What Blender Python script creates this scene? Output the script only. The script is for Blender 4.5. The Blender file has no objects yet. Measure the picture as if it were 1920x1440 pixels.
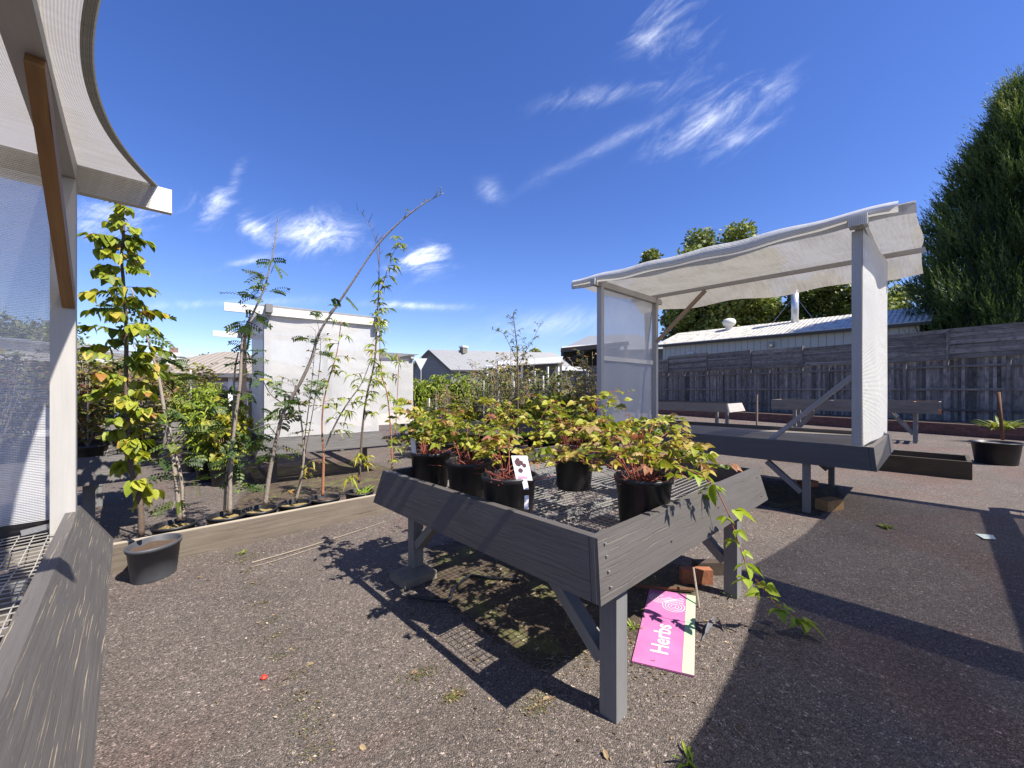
import bpy, math, random
from math import sin, cos, pi, radians, sqrt, atan2, exp
from mathutils import Vector, Matrix
V = Vector
S = bpy.context.scene
R = random.Random(7)

# ---------------------------------------------------------------- camera, sky, sun
# world axes: +Y runs along the rows of benches, +X across them, camera stands at the origin
HC = 1.5
YAW = atan2(.6883, .7255)
CA, SA = cos(YAW), sin(YAW)
def W(X, Y, Z=0.0):                      # metres right of / ahead of the standpoint -> world
    return V((X * CA + Y * SA, -X * SA + Y * CA, Z))
FPX = 761.0
def at(px, py, Y):                       # point seen at a photo pixel, Y metres ahead
    return W((px - 960) / FPX * Y, Y, HC - (py - 730) / FPX * Y)
def gp(px, py, z=0.0):                   # point at height z seen at a photo pixel
    Y = (HC - z) * FPX / (py - 730)
    return W((px - 960) / FPX * Y, Y, z)

cam = bpy.data.cameras.new('camera')
cam.sensor_width = 36; cam.lens = 36 * FPX / 1920; cam.shift_y = 10 / 1920
cam.clip_start = .02; cam.clip_end = 3000
co = bpy.data.objects.new('camera', cam); S.collection.objects.link(co)
co.location = (0, 0, HC); co.rotation_euler = (pi / 2, 0, -YAW)
S.camera = co
S.view_settings.view_transform = 'Standard'; S.view_settings.look = 'None'
S.view_settings.gamma = 1; S.view_settings.exposure = 1.05

SUN = V((.19, -.73, 1)).normalized()
sl = bpy.data.lights.new('sun', 'SUN'); sl.energy = 5.0; sl.angle = radians(.5); sl.color = (1, .945, .855)
so = bpy.data.objects.new('sun', sl); S.collection.objects.link(so)
so.rotation_euler = (-SUN).to_track_quat('-Z', 'Y').to_euler(); so.location = (0, 0, 40)

class NT:
    def __init__(s, tree): s.t = tree; s.n = tree.nodes; s.l = tree.links
    def new(s, typ, **kw):
        n = s.n.new(typ)
        for k, v in kw.items():
            if k.startswith('_'): setattr(n, k[1:], v)
            else:
                n.inputs[k.replace('__', ' ')].default_value = v
        return n
    def link(s, a, b): s.l.new(a, b)
    def inp(s, sock, v):
        if hasattr(v, 'is_linked') or hasattr(v, 'links'): s.l.new(v, sock)
        else: sock.default_value = v
    def math(s, op, a, b=None, c=None, clamp=False):
        n = s.n.new('ShaderNodeMath'); n.operation = op; n.use_clamp = clamp
        s.inp(n.inputs[0], a)
        if b is not None: s.inp(n.inputs[1], b)
        if c is not None: s.inp(n.inputs[2], c)
        return n.outputs[0]
    def dot(s, a, v):
        n = s.n.new('ShaderNodeVectorMath'); n.operation = 'DOT_PRODUCT'
        s.l.new(a, n.inputs[0]); n.inputs[1].default_value = v
        return n.outputs['Value']
    def mixc(s, f, a, b, typ='MIX'):
        n = s.n.new('ShaderNodeMix'); n.data_type = 'RGBA'; n.blend_type = typ
        s.inp(n.inputs[0], f); s.inp(n.inputs[6], a); s.inp(n.inputs[7], b)
        return n.outputs[2]
    def ramp(s, f, stops, interp='LINEAR'):
        n = s.n.new('ShaderNodeValToRGB'); n.color_ramp.interpolation = interp
        e = n.color_ramp.elements
        while len(e) < len(stops): e.new(.5)
        for el, (p, c) in zip(e, stops):
            el.position = p
            el.color = (c, c, c, 1) if isinstance(c, (int, float)) else (c[0], c[1], c[2], 1)
        s.l.new(f, n.inputs[0]); return n.outputs[0]
    def comb(s, x, y, z=0.0):
        n = s.n.new('ShaderNodeCombineXYZ')
        s.inp(n.inputs[0], x); s.inp(n.inputs[1], y); s.inp(n.inputs[2], z); return n.outputs[0]
    def noise(s, vec, scale, detail=4, rough=.55, dist=0.0):
        n = s.n.new('ShaderNodeTexNoise'); n.inputs['Scale'].default_value = scale
        n.inputs['Detail'].default_value = detail; n.inputs['Roughness'].default_value = rough
        n.inputs['Distortion'].default_value = dist
        s.l.new(vec, n.inputs['Vector']); return n.outputs['Fac']

wld = bpy.data.worlds.new('World'); S.world = wld; wld.use_nodes = True
wt = NT(wld.node_tree); wt.n.clear()
sky = wt.new('ShaderNodeTexSky', _sky_type='NISHITA'); sky.sun_disc = False
sky.sun_elevation = math.asin(SUN.z); sky.sun_rotation = atan2(SUN.x, SUN.y)
sky.air_density = 1.0; sky.dust_density = .25; sky.ozone_density = 3.0; sky.altitude = 300
tc = wt.new('ShaderNodeTexCoord')
D = tc.outputs['Generated']
hs = wt.new('ShaderNodeHueSaturation', Saturation=1.22, Value=1.0, Hue=.512); wt.link(sky.outputs[0], hs.inputs['Color'])
# wisps of cirrus: each a soft patch round its own direction, torn by streaked noise
def dirn(px, py): return ((at(px, py, 1.0) - V((0, 0, HC))).normalized())
F = W(0, 1, 0); Rt = W(1, 0, 0); Up = V((0, 0, 1))
df = wt.math('MAXIMUM', wt.dot(D, F), .05)
gx = wt.math('DIVIDE', wt.dot(D, Rt), df); gy = wt.math('DIVIDE', wt.dot(D, Up), df)
def streak(ang, sx, sy, scale, dist, seed):
    ca, sa = cos(ang), sin(ang)
    u = wt.math('ADD', wt.math('MULTIPLY', gx, ca * sx), wt.math('MULTIPLY', gy, sa * sx))
    v = wt.math('ADD', wt.math('MULTIPLY', gx, -sa * sy), wt.math('MULTIPLY', gy, ca * sy))
    return wt.noise(wt.comb(u, v, seed), scale, 9, .66, dist)
n1 = streak(radians(38), 1.0, 3.2, 5.0, .9, 3.1)
n2 = streak(radians(20), 1.0, 1.7, 6.0, 1.3, 8.7)
total = None
fine = streak(radians(34), 1.0, 3.6, 26.0, .5, 5.5)
FINE = wt.ramp(fine, [(.3, .35), (.7, 1)])
def blob(px, py, sx, sy, ang, dens, nz, lo, hi):
    global total
    x0, y0 = (px - 960) / FPX, (730 - py) / FPX
    sx /= FPX; sy /= FPX; ang = radians(ang); ca, sa = cos(ang), sin(ang)
    dx = wt.math('SUBTRACT', gx, x0); dy = wt.math('SUBTRACT', gy, y0)
    u = wt.math('ADD', wt.math('MULTIPLY', dx, ca / sx), wt.math('MULTIPLY', dy, sa / sx))
    v = wt.math('ADD', wt.math('MULTIPLY', dx, -sa / sy), wt.math('MULTIPLY', dy, ca / sy))
    r2 = wt.math('ADD', wt.math('MULTIPLY', u, u), wt.math('MULTIPLY', v, v))
    m = wt.math('EXPONENT', wt.math('MULTIPLY', r2, -1.0))
    x = wt.math('MULTIPLY_ADD', m, .26, nz)
    mr = wt.new('ShaderNodeMapRange'); mr.interpolation_type = 'SMOOTHSTEP'
    wt.link(x, mr.inputs['Value']); mr.inputs['From Min'].default_value = lo - .07; mr.inputs['From Max'].default_value = hi + .10
    o = wt.math('MULTIPLY', wt.math('MULTIPLY', mr.outputs[0], wt.math('MULTIPLY', m, dens)), FINE)
    total = o if total is None else wt.math('ADD', total, o)
for a in [(1335, 215, 125, 56, 32, .8, n1, .62, 1.0), (1260, 55, 105, 80, 48, .6, n1, .66, 1.08), (1215, 75, 45, 22, 10, .55, n2, .62, 1.0),
          (1380, 265, 90, 20, 30, .6, n1, .6, .95), (1130, 180, 150, 26, 8, .4, n1, .62, 1.05), (1450, 175, 90, 40, 40, .5, n1, .6, 1.05),
          (1150, 265, 170, 14, 27, .25, n1, .5, 1.0), (590, 440, 85, 38, -4, 1.5, n2, .6, .93), (478, 430, 40, 24, -30, 1.2, n2, .6, .95),
          (790, 485, 62, 34, 18, 1.5, n2, .6, .95), (400, 385, 50, 36, 60, 1.1, n2, .62, 1.0), (440, 340, 18, 46, -20, .5, n2, .6, 1.0),
          (205, 405, 95, 40, 10, 1.3, n2, .6, .98), (780, 573, 95, 8, -2, .7, n2, .5, .9), (420, 568, 150, 11, 2, .6, n2, .5, .95),
          (920, 360, 26, 34, 40, .4, n2, .6, 1.0), (480, 487, 80, 8, 12, .45, n2, .5, .9), (1060, 605, 170, 26, 6, .4, n2, .45, 1.0)]:
    blob(*a)
cl = wt.math('MINIMUM', total, .93)
# even colour tint over the whole sky
tint = wt.mixc(1.0, hs.outputs[0], (.95, .915, 1.07, 1), 'MULTIPLY')
skyc = wt.mixc(cl, tint, (9.5, 9.8, 10.4, 1))
bg = wt.new('ShaderNodeBackground', Strength=.09); wt.link(skyc, bg.inputs['Color'])
wo = wt.new('ShaderNodeOutputWorld'); wt.link(bg.outputs[0], wo.inputs['Surface'])

# ---------------------------------------------------------------- mesh building
COL = S.collection
def rootpos(o):
    p = V((0, 0, 0))
    while o is not None: p = p + o.location; o = o.parent
    return p
class MB:
    def __init__(s): s.v = []; s.f = []; s.uv = []; s.r = []; s.m = []; s.mi = 0
    def quad(s, pts, uvs=None, r=None):
        b = len(s.v); s.v += [tuple(p) for p in pts]
        r = R.random() if r is None else r
        s.r += [r] * len(pts); s.f.append(tuple(range(b, b + len(pts)))); s.m.append(s.mi)
        s.uv += uvs if uvs else [(p[0], p[1]) for p in pts]
    def hexa(s, p, r=None, u0=None):
        # p: 8 corners, 0-3 one end ring, 4-7 the other end ring; grain (u) runs from ring to ring
        r = R.random() if r is None else r
        p = [V(q) for q in p]; u0 = R.random() * 40 if u0 is None else u0
        ln = ((p[4] - p[0]).length)
        w = [0]
        for i in range(4): w.append(w[-1] + (p[(i + 1) % 4] - p[i]).length)
        cen = sum(p, V()) / 8
        def addf(q, uvs):
            n = (q[1] - q[0]).cross(q[2] - q[0])
            if n.dot(sum(q, V()) / 4 - cen) < 0: q = q[::-1]; uvs = uvs[::-1]
            s.quad(q, uvs, r)
        for i in range(4):
            j = (i + 1) % 4
            addf([p[i], p[j], p[j + 4], p[i + 4]], [(u0, w[i]), (u0, w[i + 1]), (u0 + ln, w[i + 1]), (u0 + ln, w[i])])
        for o in (0, 4):
            addf([p[o], p[o + 1], p[o + 2], p[o + 3]], [(u0, 0), (u0, w[1]), (u0 + .06, w[1]), (u0 + .06, 0)])
    def beam(s, a, b, w, h, up=(0, 0, 1), r=None):
        a = V(a); b = V(b); d = (b - a).normalized(); up = V(up)
        sd = d.cross(up)
        if sd.length < 1e-4: sd = d.cross(V((1, 0, 0)))
        sd.normalize(); u = sd.cross(d)
        e = []
        for q in (a, b):
            e += [q - sd * w / 2 - u * h / 2, q + sd * w / 2 - u * h / 2, q + sd * w / 2 + u * h / 2, q - sd * w / 2 + u * h / 2]
        s.hexa(e, r)
    def box(s, lo, hi, r=None):           # grain along the longest side
        lo = V(lo); hi = V(hi); d = hi - lo; c = (lo + hi) / 2
        k = max(range(3), key=lambda i: d[i])
        a = c.copy(); b = c.copy(); a[k] = lo[k]; b[k] = hi[k]
        if k == 2: s.beam(a, b, d[0], d[1], (0, 1, 0), r)
        elif k == 0: s.beam(a, b, d[1], d[2], (0, 0, 1), r)
        else: s.beam(a, b, d[0], d[2], (0, 0, 1), r)
    def tube(s, pts, rad, n=6, r=None, cap=True):
        pts = [V(p) for p in pts]; r = R.random() if r is None else r
        if not isinstance(rad, (list, tuple)): rad = [rad] * len(pts)
        b = len(s.v); L = 0; prev = None; us = R.random() * 10
        for i, p in enumerate(pts):
            d = (pts[min(i + 1, len(pts) - 1)] - pts[max(i - 1, 0)])
            if d.length < 1e-7: d = V((0, 0, 1))
            d.normalize()
            if prev is None: x = d.orthogonal().normalized()
            else:
                x = prev - d * prev.dot(d)
                x = x.normalized() if x.length > 1e-5 else d.orthogonal().normalized()
            prev = x; y = d.cross(x)
            if i: L += (p - pts[i - 1]).length
            for k in range(n):
                a = 2 * pi * k / n
                s.v.append(tuple(p + (x * cos(a) + y * sin(a)) * rad[i])); s.r.append(r); s.uv.append((us + L, k / n))
        for i in range(len(pts) - 1):
            for k in range(n):
                a = b + i * n + k; c = b + i * n + (k + 1) % n
                s.f.append((a, c, c + n, a + n)); s.m.append(s.mi)
        if cap:
            s.f.append(tuple(b + k for k in range(n))[::-1]); s.m.append(s.mi)
            e = b + (len(pts) - 1) * n; s.f.append(tuple(e + k for k in range(n))); s.m.append(s.mi)
    def lathe(s, c, prof, n=28, sx=1, sy=1, rot=0, r=None):
        c = V(c); b = len(s.v); r = R.random() if r is None else r
        for (q, z) in prof:
            for k in range(n):
                a = 2 * pi * k / n; x, y = cos(a) * q * sx, sin(a) * q * sy
                s.v.append((c.x + x * cos(rot) - y * sin(rot), c.y + x * sin(rot) + y * cos(rot), c.z + z))
                s.r.append(r); s.uv.append((k / n * 6.28 * max(q, .05), z))
        for i in range(len(prof) - 1):
            for k in range(n):
                a = b + i * n + k; d = b + i * n + (k + 1) % n
                s.f.append((a, d, d + n, a + n)); s.m.append(s.mi)
    def grid(s, fn, nu, nv, L=1, Wd=1, r=.5):
        b = len(s.v)
        for i in range(nu + 1):
            for j in range(nv + 1):
                s.v.append(tuple(fn(i / nu, j / nv))); s.r.append(r); s.uv.append((i / nu * L, j / nv * Wd))
        for i in range(nu):
            for j in range(nv):
                a = b + i * (nv + 1) + j
                s.f.append((a, a + 1, a + nv + 2, a + nv + 1)); s.m.append(s.mi)
    def leaf(s, p, d, up, L, prof, fold=.25, droop=.3, r=None):
        # a folded, drooping blade: prof = [(along, half width)...] between base and tip
        r = R.random() if r is None else r
        d = V(d).normalized(); sd = d.cross(V(up))
        if sd.length < 1e-3: sd = d.orthogonal()
        sd.normalize(); n = sd.cross(d); p = V(p); b = len(s.v)
        def mid(t): return p + d * (L * t) - V((0, 0, 1)) * (L * droop * t * t)
        ts = [0] + [q[0] for q in prof] + [1]
        for t in ts: s.v.append(tuple(mid(t))); s.uv.append((t, .5))
        for t, w in prof:
            m = mid(t); s.v.append(tuple(m - sd * w * L + n * w * L * fold)); s.uv.append((t, 0))
        for t, w in prof:
            m = mid(t); s.v.append(tuple(m + sd * w * L + n * w * L * fold)); s.uv.append((t, 1))
        k = len(prof); s.r += [r] * (3 * k + 2)
        for o in (k + 2, 2 * k + 2):
            fl = o != k + 2
            F_ = [(b, b + 1, b + o)]
            for i in range(k - 1): F_.append((b + 1 + i, b + 2 + i, b + o + i + 1, b + o + i))
            F_.append((b + k, b + k + 1, b + o + k - 1))
            for q in F_: s.f.append(q[::-1] if fl else q); s.m.append(s.mi)
    def build(s, name, mat, parent=None, smooth=False, local=False, loc=None):
        me = bpy.data.meshes.new(name)
        o = bpy.data.objects.new(name, me); COL.objects.link(o)
        off = V((0, 0, 0))
        if parent is not None:
            o.parent = parent
            if not local: off = rootpos(parent)
        elif loc is not None: o.location = loc; off = V(loc)
        vs = [(a[0] - off.x, a[1] - off.y, a[2] - off.z) for a in s.v] if off.length else s.v
        me.from_pydata(vs, [], s.f)
        uvl = me.uv_layers.new(name='UVMap')
        idx = [0] * len(me.loops); me.loops.foreach_get('vertex_index', idx)
        flat = []
        for i in idx: flat += s.uv[i]
        uvl.data.foreach_set('uv', flat)
        at_ = me.attributes.new('rnd', 'FLOAT', 'POINT'); at_.data.foreach_set('value', s.r)
        for m in (mat if isinstance(mat, (list, tuple)) else [mat]): me.materials.append(m)
        if isinstance(mat, (list, tuple)): me.polygons.foreach_set('material_index', s.m)
        if smooth: me.polygons.foreach_set('use_smooth', [True] * len(me.polygons))
        me.update(); return o
def tag(o, label=None, cat=None, group=None, kind=None):
    if label: o['label'] = label
    if cat: o['category'] = cat
    if group: o['group'] = group
    if kind: o['kind'] = kind
    return o
def thing(name, label, cat, loc=(0, 0, 0), rz=0, group=None):
    o = bpy.data.objects.new(name, None); COL.objects.link(o); o.empty_display_size = .1
    o.location = loc; o.rotation_euler = (0, 0, rz); return tag(o, label, cat, group)
def copy_tree(o, parent=None):
    c = o.copy(); COL.objects.link(c); c.parent = parent
    for ch in list(o.children): copy_tree(ch, c)
    return c

# ---------------------------------------------------------------- materials
def mat(name):
    m = bpy.data.materials.new(name); m.use_nodes = True
    t = NT(m.node_tree); t.n.clear()
    o = t.new('ShaderNodeOutputMaterial')
    b = t.new('ShaderNodeBsdfPrincipled'); t.link(b.outputs[0], o.inputs['Surface'])
    t.b = b; t.o = o; return m, t
def uvn(t): return t.new('ShaderNodeUVMap').outputs[0]
def rnd(t):
    a = t.new('ShaderNodeAttribute'); a.attribute_name = 'rnd'; return a.outputs['Fac']
def bump(t, h, strength, dist=.01):
    n = t.new('ShaderNodeBump', Strength=strength, Distance=dist); t.link(h, n.inputs['Height'])
    t.link(n.outputs[0], t.b.inputs['Normal'])
def C(*a): return (a[0], a[1], a[2], 1)

def wood(name, c1, c2, crack=None, crack_amt=.5, rough=.7, grain=1.0, var=.25, bstr=.5, stain=None):
    m, t = mat(name); uv = uvn(t)
    sp = t.new('ShaderNodeSeparateXYZ'); t.link(uv, sp.inputs[0])
    wob = t.noise(uv, 1.7, 3, .5)
    v2 = t.math('MULTIPLY_ADD', wob, .05, sp.outputs[1])
    g = t.noise(t.comb(t.math('MULTIPLY', sp.outputs[0], 1.6), t.math('MULTIPLY', v2, 42 * grain), rnd(t)), 1.0, 6, .65, .6)
    broad = t.noise(t.comb(sp.outputs[0], t.math('MULTIPLY', sp.outputs[1], 3), rnd(t)), 2.3, 3, .6)
    f = t.math('MULTIPLY_ADD', broad, .5, t.math('MULTIPLY', g, .6))
    col = t.mixc(t.ramp(f, [(.3, 0), (.78, 1)]), c1, c2)
    if stain: col = t.mixc(t.ramp(t.noise(uv, 5, 5, .7), [(.5, 0), (.72, 1)]), col, stain)
    if crack:
        k = t.noise(t.comb(t.math('MULTIPLY', sp.outputs[0], 2.2), t.math('MULTIPLY', v2, 125), 4.0), 1.0, 5, .6, .5)
        msk = t.noise(uv, 3.0, 2, .5)
        kk = t.math('MULTIPLY', t.ramp(k, [(.63 - .028 * (crack_amt > .9), 0), (.67 - .028 * (crack_amt > .9), 1)]), t.ramp(msk, [(.45 - .12 * (crack_amt > .9), 0), (.62 - .1 * (crack_amt > .9), crack_amt)]))
        col = t.mixc(kk, col, crack)
        g = t.math('SUBTRACT', g, t.math('MULTIPLY', t.ramp(k, [(.58, 0), (.68, 1)]), .5))
    lum = t.math('MULTIPLY_ADD', rnd(t), var, 1 - var / 2)
    col = t.mixc(1.0, col, t.comb(lum, lum, lum), 'MULTIPLY')
    t.link(col, t.b.inputs['Base Color']); t.b.inputs['Roughness'].default_value = rough
    bump(t, g, bstr, .004); return m
def plain(name, c, rough=.6, metal=0, nz=.15, scale=30, spec=.5, bstr=0):
    m, t = mat(name); g = t.new('ShaderNodeTexCoord').outputs['Object']
    n = t.noise(g, scale, 4, .6)
    lum = t.math('MULTIPLY_ADD', n, nz * 2, 1 - nz)
    t.link(t.mixc(1.0, C(*c), t.comb(lum, lum, lum), 'MULTIPLY'), t.b.inputs['Base Color'])
    t.b.inputs['Roughness'].default_value = rough; t.b.inputs['Metallic'].default_value = metal
    t.b.inputs['Specular IOR Level'].default_value = spec
    if bstr: bump(t, n, bstr, .01)
    return m
def leafmat(name, stops, trans=.35, rough=.5, clump=0):
    m, t = mat(name)
    col = t.ramp(rnd(t), stops)
    n = t.noise(t.new('ShaderNodeTexCoord').outputs['Object'], 60, 2, .5)
    lum = t.math('MULTIPLY_ADD', n, .5, .75); col = t.mixc(1.0, col, t.comb(lum, lum, lum), 'MULTIPLY')
    t.link(col, t.b.inputs['Base Color']); t.b.inputs['Roughness'].default_value = rough
    t.b.inputs['Specular IOR Level'].default_value = .35
    tr = t.new('ShaderNodeBsdfTranslucent')
    t.link(t.mixc(1.0, col, C(1.15, 1.15, .55), 'MULTIPLY'), tr.inputs['Color'])
    mx = t.new('ShaderNodeMixShader', Fac=trans)
    t.link(t.b.outputs[0], mx.inputs[1]); t.link(tr.outputs[0], mx.inputs[2]); t.link(mx.outputs[0], t.o.inputs['Surface'])
    return m
def cloth(name, c, cover, amp=.12, period=.009, dirt=(.35, .30, .22), dirt_amt=.25):
    m, t = mat(name); uv = uvn(t)
    sp = t.new('ShaderNodeSeparateXYZ'); t.link(uv, sp.inputs[0])
    row = t.math('SINE', t.math('MULTIPLY', sp.outputs[1], 2 * pi / period))
    st = t.math('SINE', t.math('MULTIPLY', sp.outputs[0], 2 * pi / (period * .6)))
    n = t.noise(uv, 2.2, 5, .6)
    ns = t.noise(t.comb(t.math('MULTIPLY', sp.outputs[0], 14), sp.outputs[1], 1.0), 3.0, 4, .6)
    cv = t.math('ADD', t.math('MULTIPLY_ADD', row, amp, cover), t.math('MULTIPLY', st, amp * .5))
    cv = t.math('ADD', cv, t.math('MULTIPLY_ADD', n, .16, -.08), clamp=True)
    d = t.math('MULTIPLY', t.ramp(t.math('MULTIPLY_ADD', ns, .5, t.math('MULTIPLY', n, .5)), [(.45, 0), (.72, 1)]), dirt_amt)
    col = t.mixc(d, C(*c), C(*dirt))
    sh = t.math('MULTIPLY_ADD', row, .10, .92); col = t.mixc(1.0, col, t.comb(sh, sh, sh), 'MULTIPLY')
    t.link(col, t.b.inputs['Base Color']); t.b.inputs['Roughness'].default_value = .85
    t.b.inputs['Specular IOR Level'].default_value = .15
    tr = t.new('ShaderNodeBsdfTranslucent'); t.link(col, tr.inputs['Color'])
    m1 = t.new('ShaderNodeMixShader', Fac=.33); t.link(t.b.outputs[0], m1.inputs[1]); t.link(tr.outputs[0], m1.inputs[2])
    tp = t.new('ShaderNodeBsdfTransparent')
    m2 = t.new('ShaderNodeMixShader'); t.link(cv, m2.inputs[0]); t.link(tp.outputs[0], m2.inputs[1]); t.link(m1.outputs[0], m2.inputs[2])
    t.link(m2.outputs[0], t.o.inputs['Surface'])
    bump(t, t.math('ADD', row, t.math('ADD', t.math('MULTIPLY', n, 9), t.math('MULTIPLY', t.noise(uv, 1.3, 3, .5, 2.5), 18))), .4, .004)
    return m

PAINT = wood('charcoal_paint', C(.066, .058, .053), C(.100, .090, .083), C(.22, .18, .13), .35, .6, bstr=.8, var=.1)
PAINT_D = wood('charcoal_paint_darker', C(.036, .032, .030), C(.06, .054, .050), C(.15, .12, .09), .3, .6, bstr=.8, var=.1)
PAINT_W = wood('charcoal_paint_worn', C(.070, .063, .059), C(.115, .105, .098), C(.42, .34, .23), 1.0, .6, bstr=.9, var=.05)
GREY = wood('pale_grey_paint', C(.35, .33, .305), C(.43, .41, .385), None, 0, .6, bstr=.25, var=.06)
LEGP = wood('leg_grey_paint', C(.13, .13, .128), C(.19, .188, .185), None, 0, .6, bstr=.3, var=.1)
WEATHD = wood('bleached_board', C(.26, .235, .215), C(.42, .39, .36), C(.12, .1, .09), .6, .8, bstr=.6, var=.1)
WEATH = wood('weathered_batten', C(.55, .53, .49), C(.72, .70, .66), None, 0, .75, bstr=.4, var=.08)
BRACE = wood('brown_stained_timber', C(.16, .078, .027), C(.36, .19, .07), C(.03, .015, .008), .8, .6, .6, bstr=.5, var=.1)
BRACE2 = wood('faded_timber', C(.22, .15, .10), C(.36, .27, .2), None, 0, .75, bstr=.5)
GBR = wood('grey_raw_timber', C(.23, .21, .20), C(.36, .335, .32), C(.1, .09, .085), .6, .8, .7, bstr=.5)
SLEEP = wood('sleeper_timber', C(.080, .063, .048), C(.165, .135, .104), C(.035, .027, .02), .9, .85, .8, bstr=.9)
SLEEPT = wood('sleeper_top_timber', C(.26, .22, .165), C(.37, .325, .255), None, 0, .85, bstr=.5)
DKT = wood('dark_mossy_timber', C(.032, .025, .016), C(.095, .075, .045), C(.015, .012, .01), .6, .85, bstr=.9)
PLANK = wood('plank_floor_timber', C(.10, .085, .068), C(.21, .185, .155), C(.04, .03, .02), .6, .8, bstr=.6, var=.3)
FENCE = wood('fence_timber', C(.050, .042, .037), C(.31, .27, .235), C(.02, .018, .017), .9, .9, .45, 1.1, bstr=.9, stain=C(.05, .048, .05))
FENCE2 = wood('fence_board_timber', C(.060, .051, .045), C(.29, .255, .22), C(.04, .04, .042), .8, .9, .6, .7, bstr=.8, stain=C(.06, .058, .06))
CLR = cloth('roof_shade_cloth', (.60, .57, .53), .94, .06, dirt_amt=.45)
CLD = cloth('dark_roof_shade_cloth', (.4, .39, .37), .92, .08, dirt_amt=.3)
CLN = cloth('thin_shade_cloth', (.6, .58, .55), .68, .1, dirt_amt=.2)
CLW = cloth('wall_shade_cloth', (.74, .74, .76), .74, .17, .0085, dirt_amt=.1)
CLE = cloth('pale_wall_shade_cloth', (.70, .69, .67), .90, .10, .016, dirt_amt=.14)
CLRR = cloth('long_roof_shade_cloth', (.52, .49, .43), .93, .10, .024, dirt=(.22, .19, .14), dirt_amt=.6)
HEM = cloth('hem_cloth', (.16, .15, .12), .97, .04, dirt_amt=.5)
WHITE = plain('white_paint', (.8, .8, .79), .5, nz=.05)
WIRE = plain('galvanised_wire', (.42, .40, .37), .45, .35, nz=.3, scale=60)
POT = plain('black_plastic', (.013, .013, .015), .42, nz=.3, scale=14, spec=.5)
POTG = plain('scuffed_black_plastic', (.06, .063, .072), .55, nz=.45, scale=9)
SOIL = plain('potting_soil', (.075, .045, .028), .95, nz=.7, scale=70, bstr=1)
STRAW = plain('mossy_potting_mix', (.26, .19, .07), .95, nz=.6, scale=60, bstr=1)
BARK = plain('grey_bark', (.26, .215, .175), .85, nz=.4, scale=45, bstr=.6)
BARKD = plain('dark_bark', (.115, .08, .058), .85, nz=.4, scale=45, bstr=.6)
BARKR = plain('reddish_bark', (.30, .13, .07), .7, nz=.3, scale=45, bstr=.3)
CANE = plain('red_cane', (.27, .065, .04), .6, nz=.3)
TRUNK = plain('tree_trunk_bark', (.10, .075, .055), .9, nz=.4, scale=5, bstr=.7)
BRICK1 = plain('loose_brick_clay', (.26, .095, .045), .9, nz=.45, scale=22, bstr=.6)
BRICK2 = plain('sandy_brick_clay', (.29, .17, .075), .9, nz=.4, scale=22, bstr=.6)
CONC = plain('mossy_concrete', (.17, .15, .12), .95, nz=.45, scale=14, bstr=.6)
RUST = plain('rusty_iron', (.13, .065, .035), .85, .3, nz=.5, scale=20)
RUSTO = plain('orange_rust', (.42, .15, .045), .85, .1, nz=.6, scale=12)
DRY = plain('dry_leaf', (.34, .235, .12), .85, nz=.4, scale=30)
TWIG = plain('dry_twig', (.25, .205, .155), .85, nz=.3, scale=30)
BLK = plain('black_pipe', (.012, .012, .016), .35)
TAGW = plain('white_tag', (.8, .78, .8), .5, nz=.03)
CARD = plain('label_print_dark', (.10, .04, .045), .6, nz=.5, scale=200)
PINKP = plain('label_print_pink', (.7, .2, .35), .6)
STEEL = plain('zinc_bracket', (.55, .55, .54), .35, .8)

L_HEART = leafmat('heart_leaf', [(0, (.08, .12, .012)), (.45, (.22, .27, .022)), (.82, (.36, .37, .035)), (.95, (.42, .33, .05)), (1, (.33, .14, .04))], .35)
L_ROB = leafmat('small_green_leaf', [(0, (.028, .055, .014)), (.6, (.06, .105, .022)), (.95, (.14, .18, .03)), (1, (.35, .33, .05))], .3)
L_PEACH = leafmat('lance_leaf', [(0, (.10, .15, .015)), (.5, (.24, .30, .03)), (.88, (.32, .36, .04)), (1, (.42, .34, .05))], .38)
L_PRUN = leafmat('mottled_leaf', [(0, (.10, .13, .02)), (.5, (.24, .24, .035)), (.8, (.36, .25, .05)), (1, (.33, .10, .04))], .35)
L_BRAM = leafmat('bramble_leaf', [(0, (.06, .10, .014)), (.3, (.18, .22, .025)), (.6, (.34, .34, .04)), (.78, (.42, .34, .07)), (.92, (.36, .24, .12)), (.98, (.30, .10, .05)), (1, (.2, .1, .05))], .35)
L_TRAIL = leafmat('fresh_bramble_leaf', [(0, (.12, .2, .018)), (1, (.34, .42, .045))], .4)
L_RED = leafmat('reddish_shrub_leaf', [(0, (.05, .07, .015)), (.4, (.17, .2, .035)), (.65, (.3, .28, .05)), (.85, (.17, .05, .045)), (1, (.25, .12, .08))], .3)
L_YEL = leafmat('yellow_shrub_leaf', [(0, (.12, .15, .015)), (.6, (.32, .32, .025)), (1, (.48, .38, .04))], .35)
L_GRN = leafmat('olive_shrub_leaf', [(0, (.05, .075, .018)), (.6, (.13, .16, .035)), (1, (.26, .27, .07))], .3)
L_LIME = leafmat('lime_conifer_leaf', [(0, (.09, .15, .012)), (.6, (.20, .27, .018)), (1, (.34, .38, .04))], .3)
L_CON = leafmat('cypress_spray', [(0, (.03, .055, .018)), (.5, (.075, .125, .032)), (.85, (.15, .20, .05)), (1, (.26, .27, .09))], .2)
L_TREE = leafmat('tree_leaf', [(0, (.08, .11, .03)), (.6, (.20, .24, .065)), (1, (.34, .36, .13))], .3)
L_DTREE = leafmat('dark_tree_leaf', [(0, (.04, .06, .016)), (.7, (.09, .12, .03)), (1, (.17, .19, .05))], .25)
L_YTREE = leafmat('yellowing_tree_leaf', [(0, (.09, .12, .018)), (.5, (.25, .26, .03)), (1, (.42, .36, .04))], .25)
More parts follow.
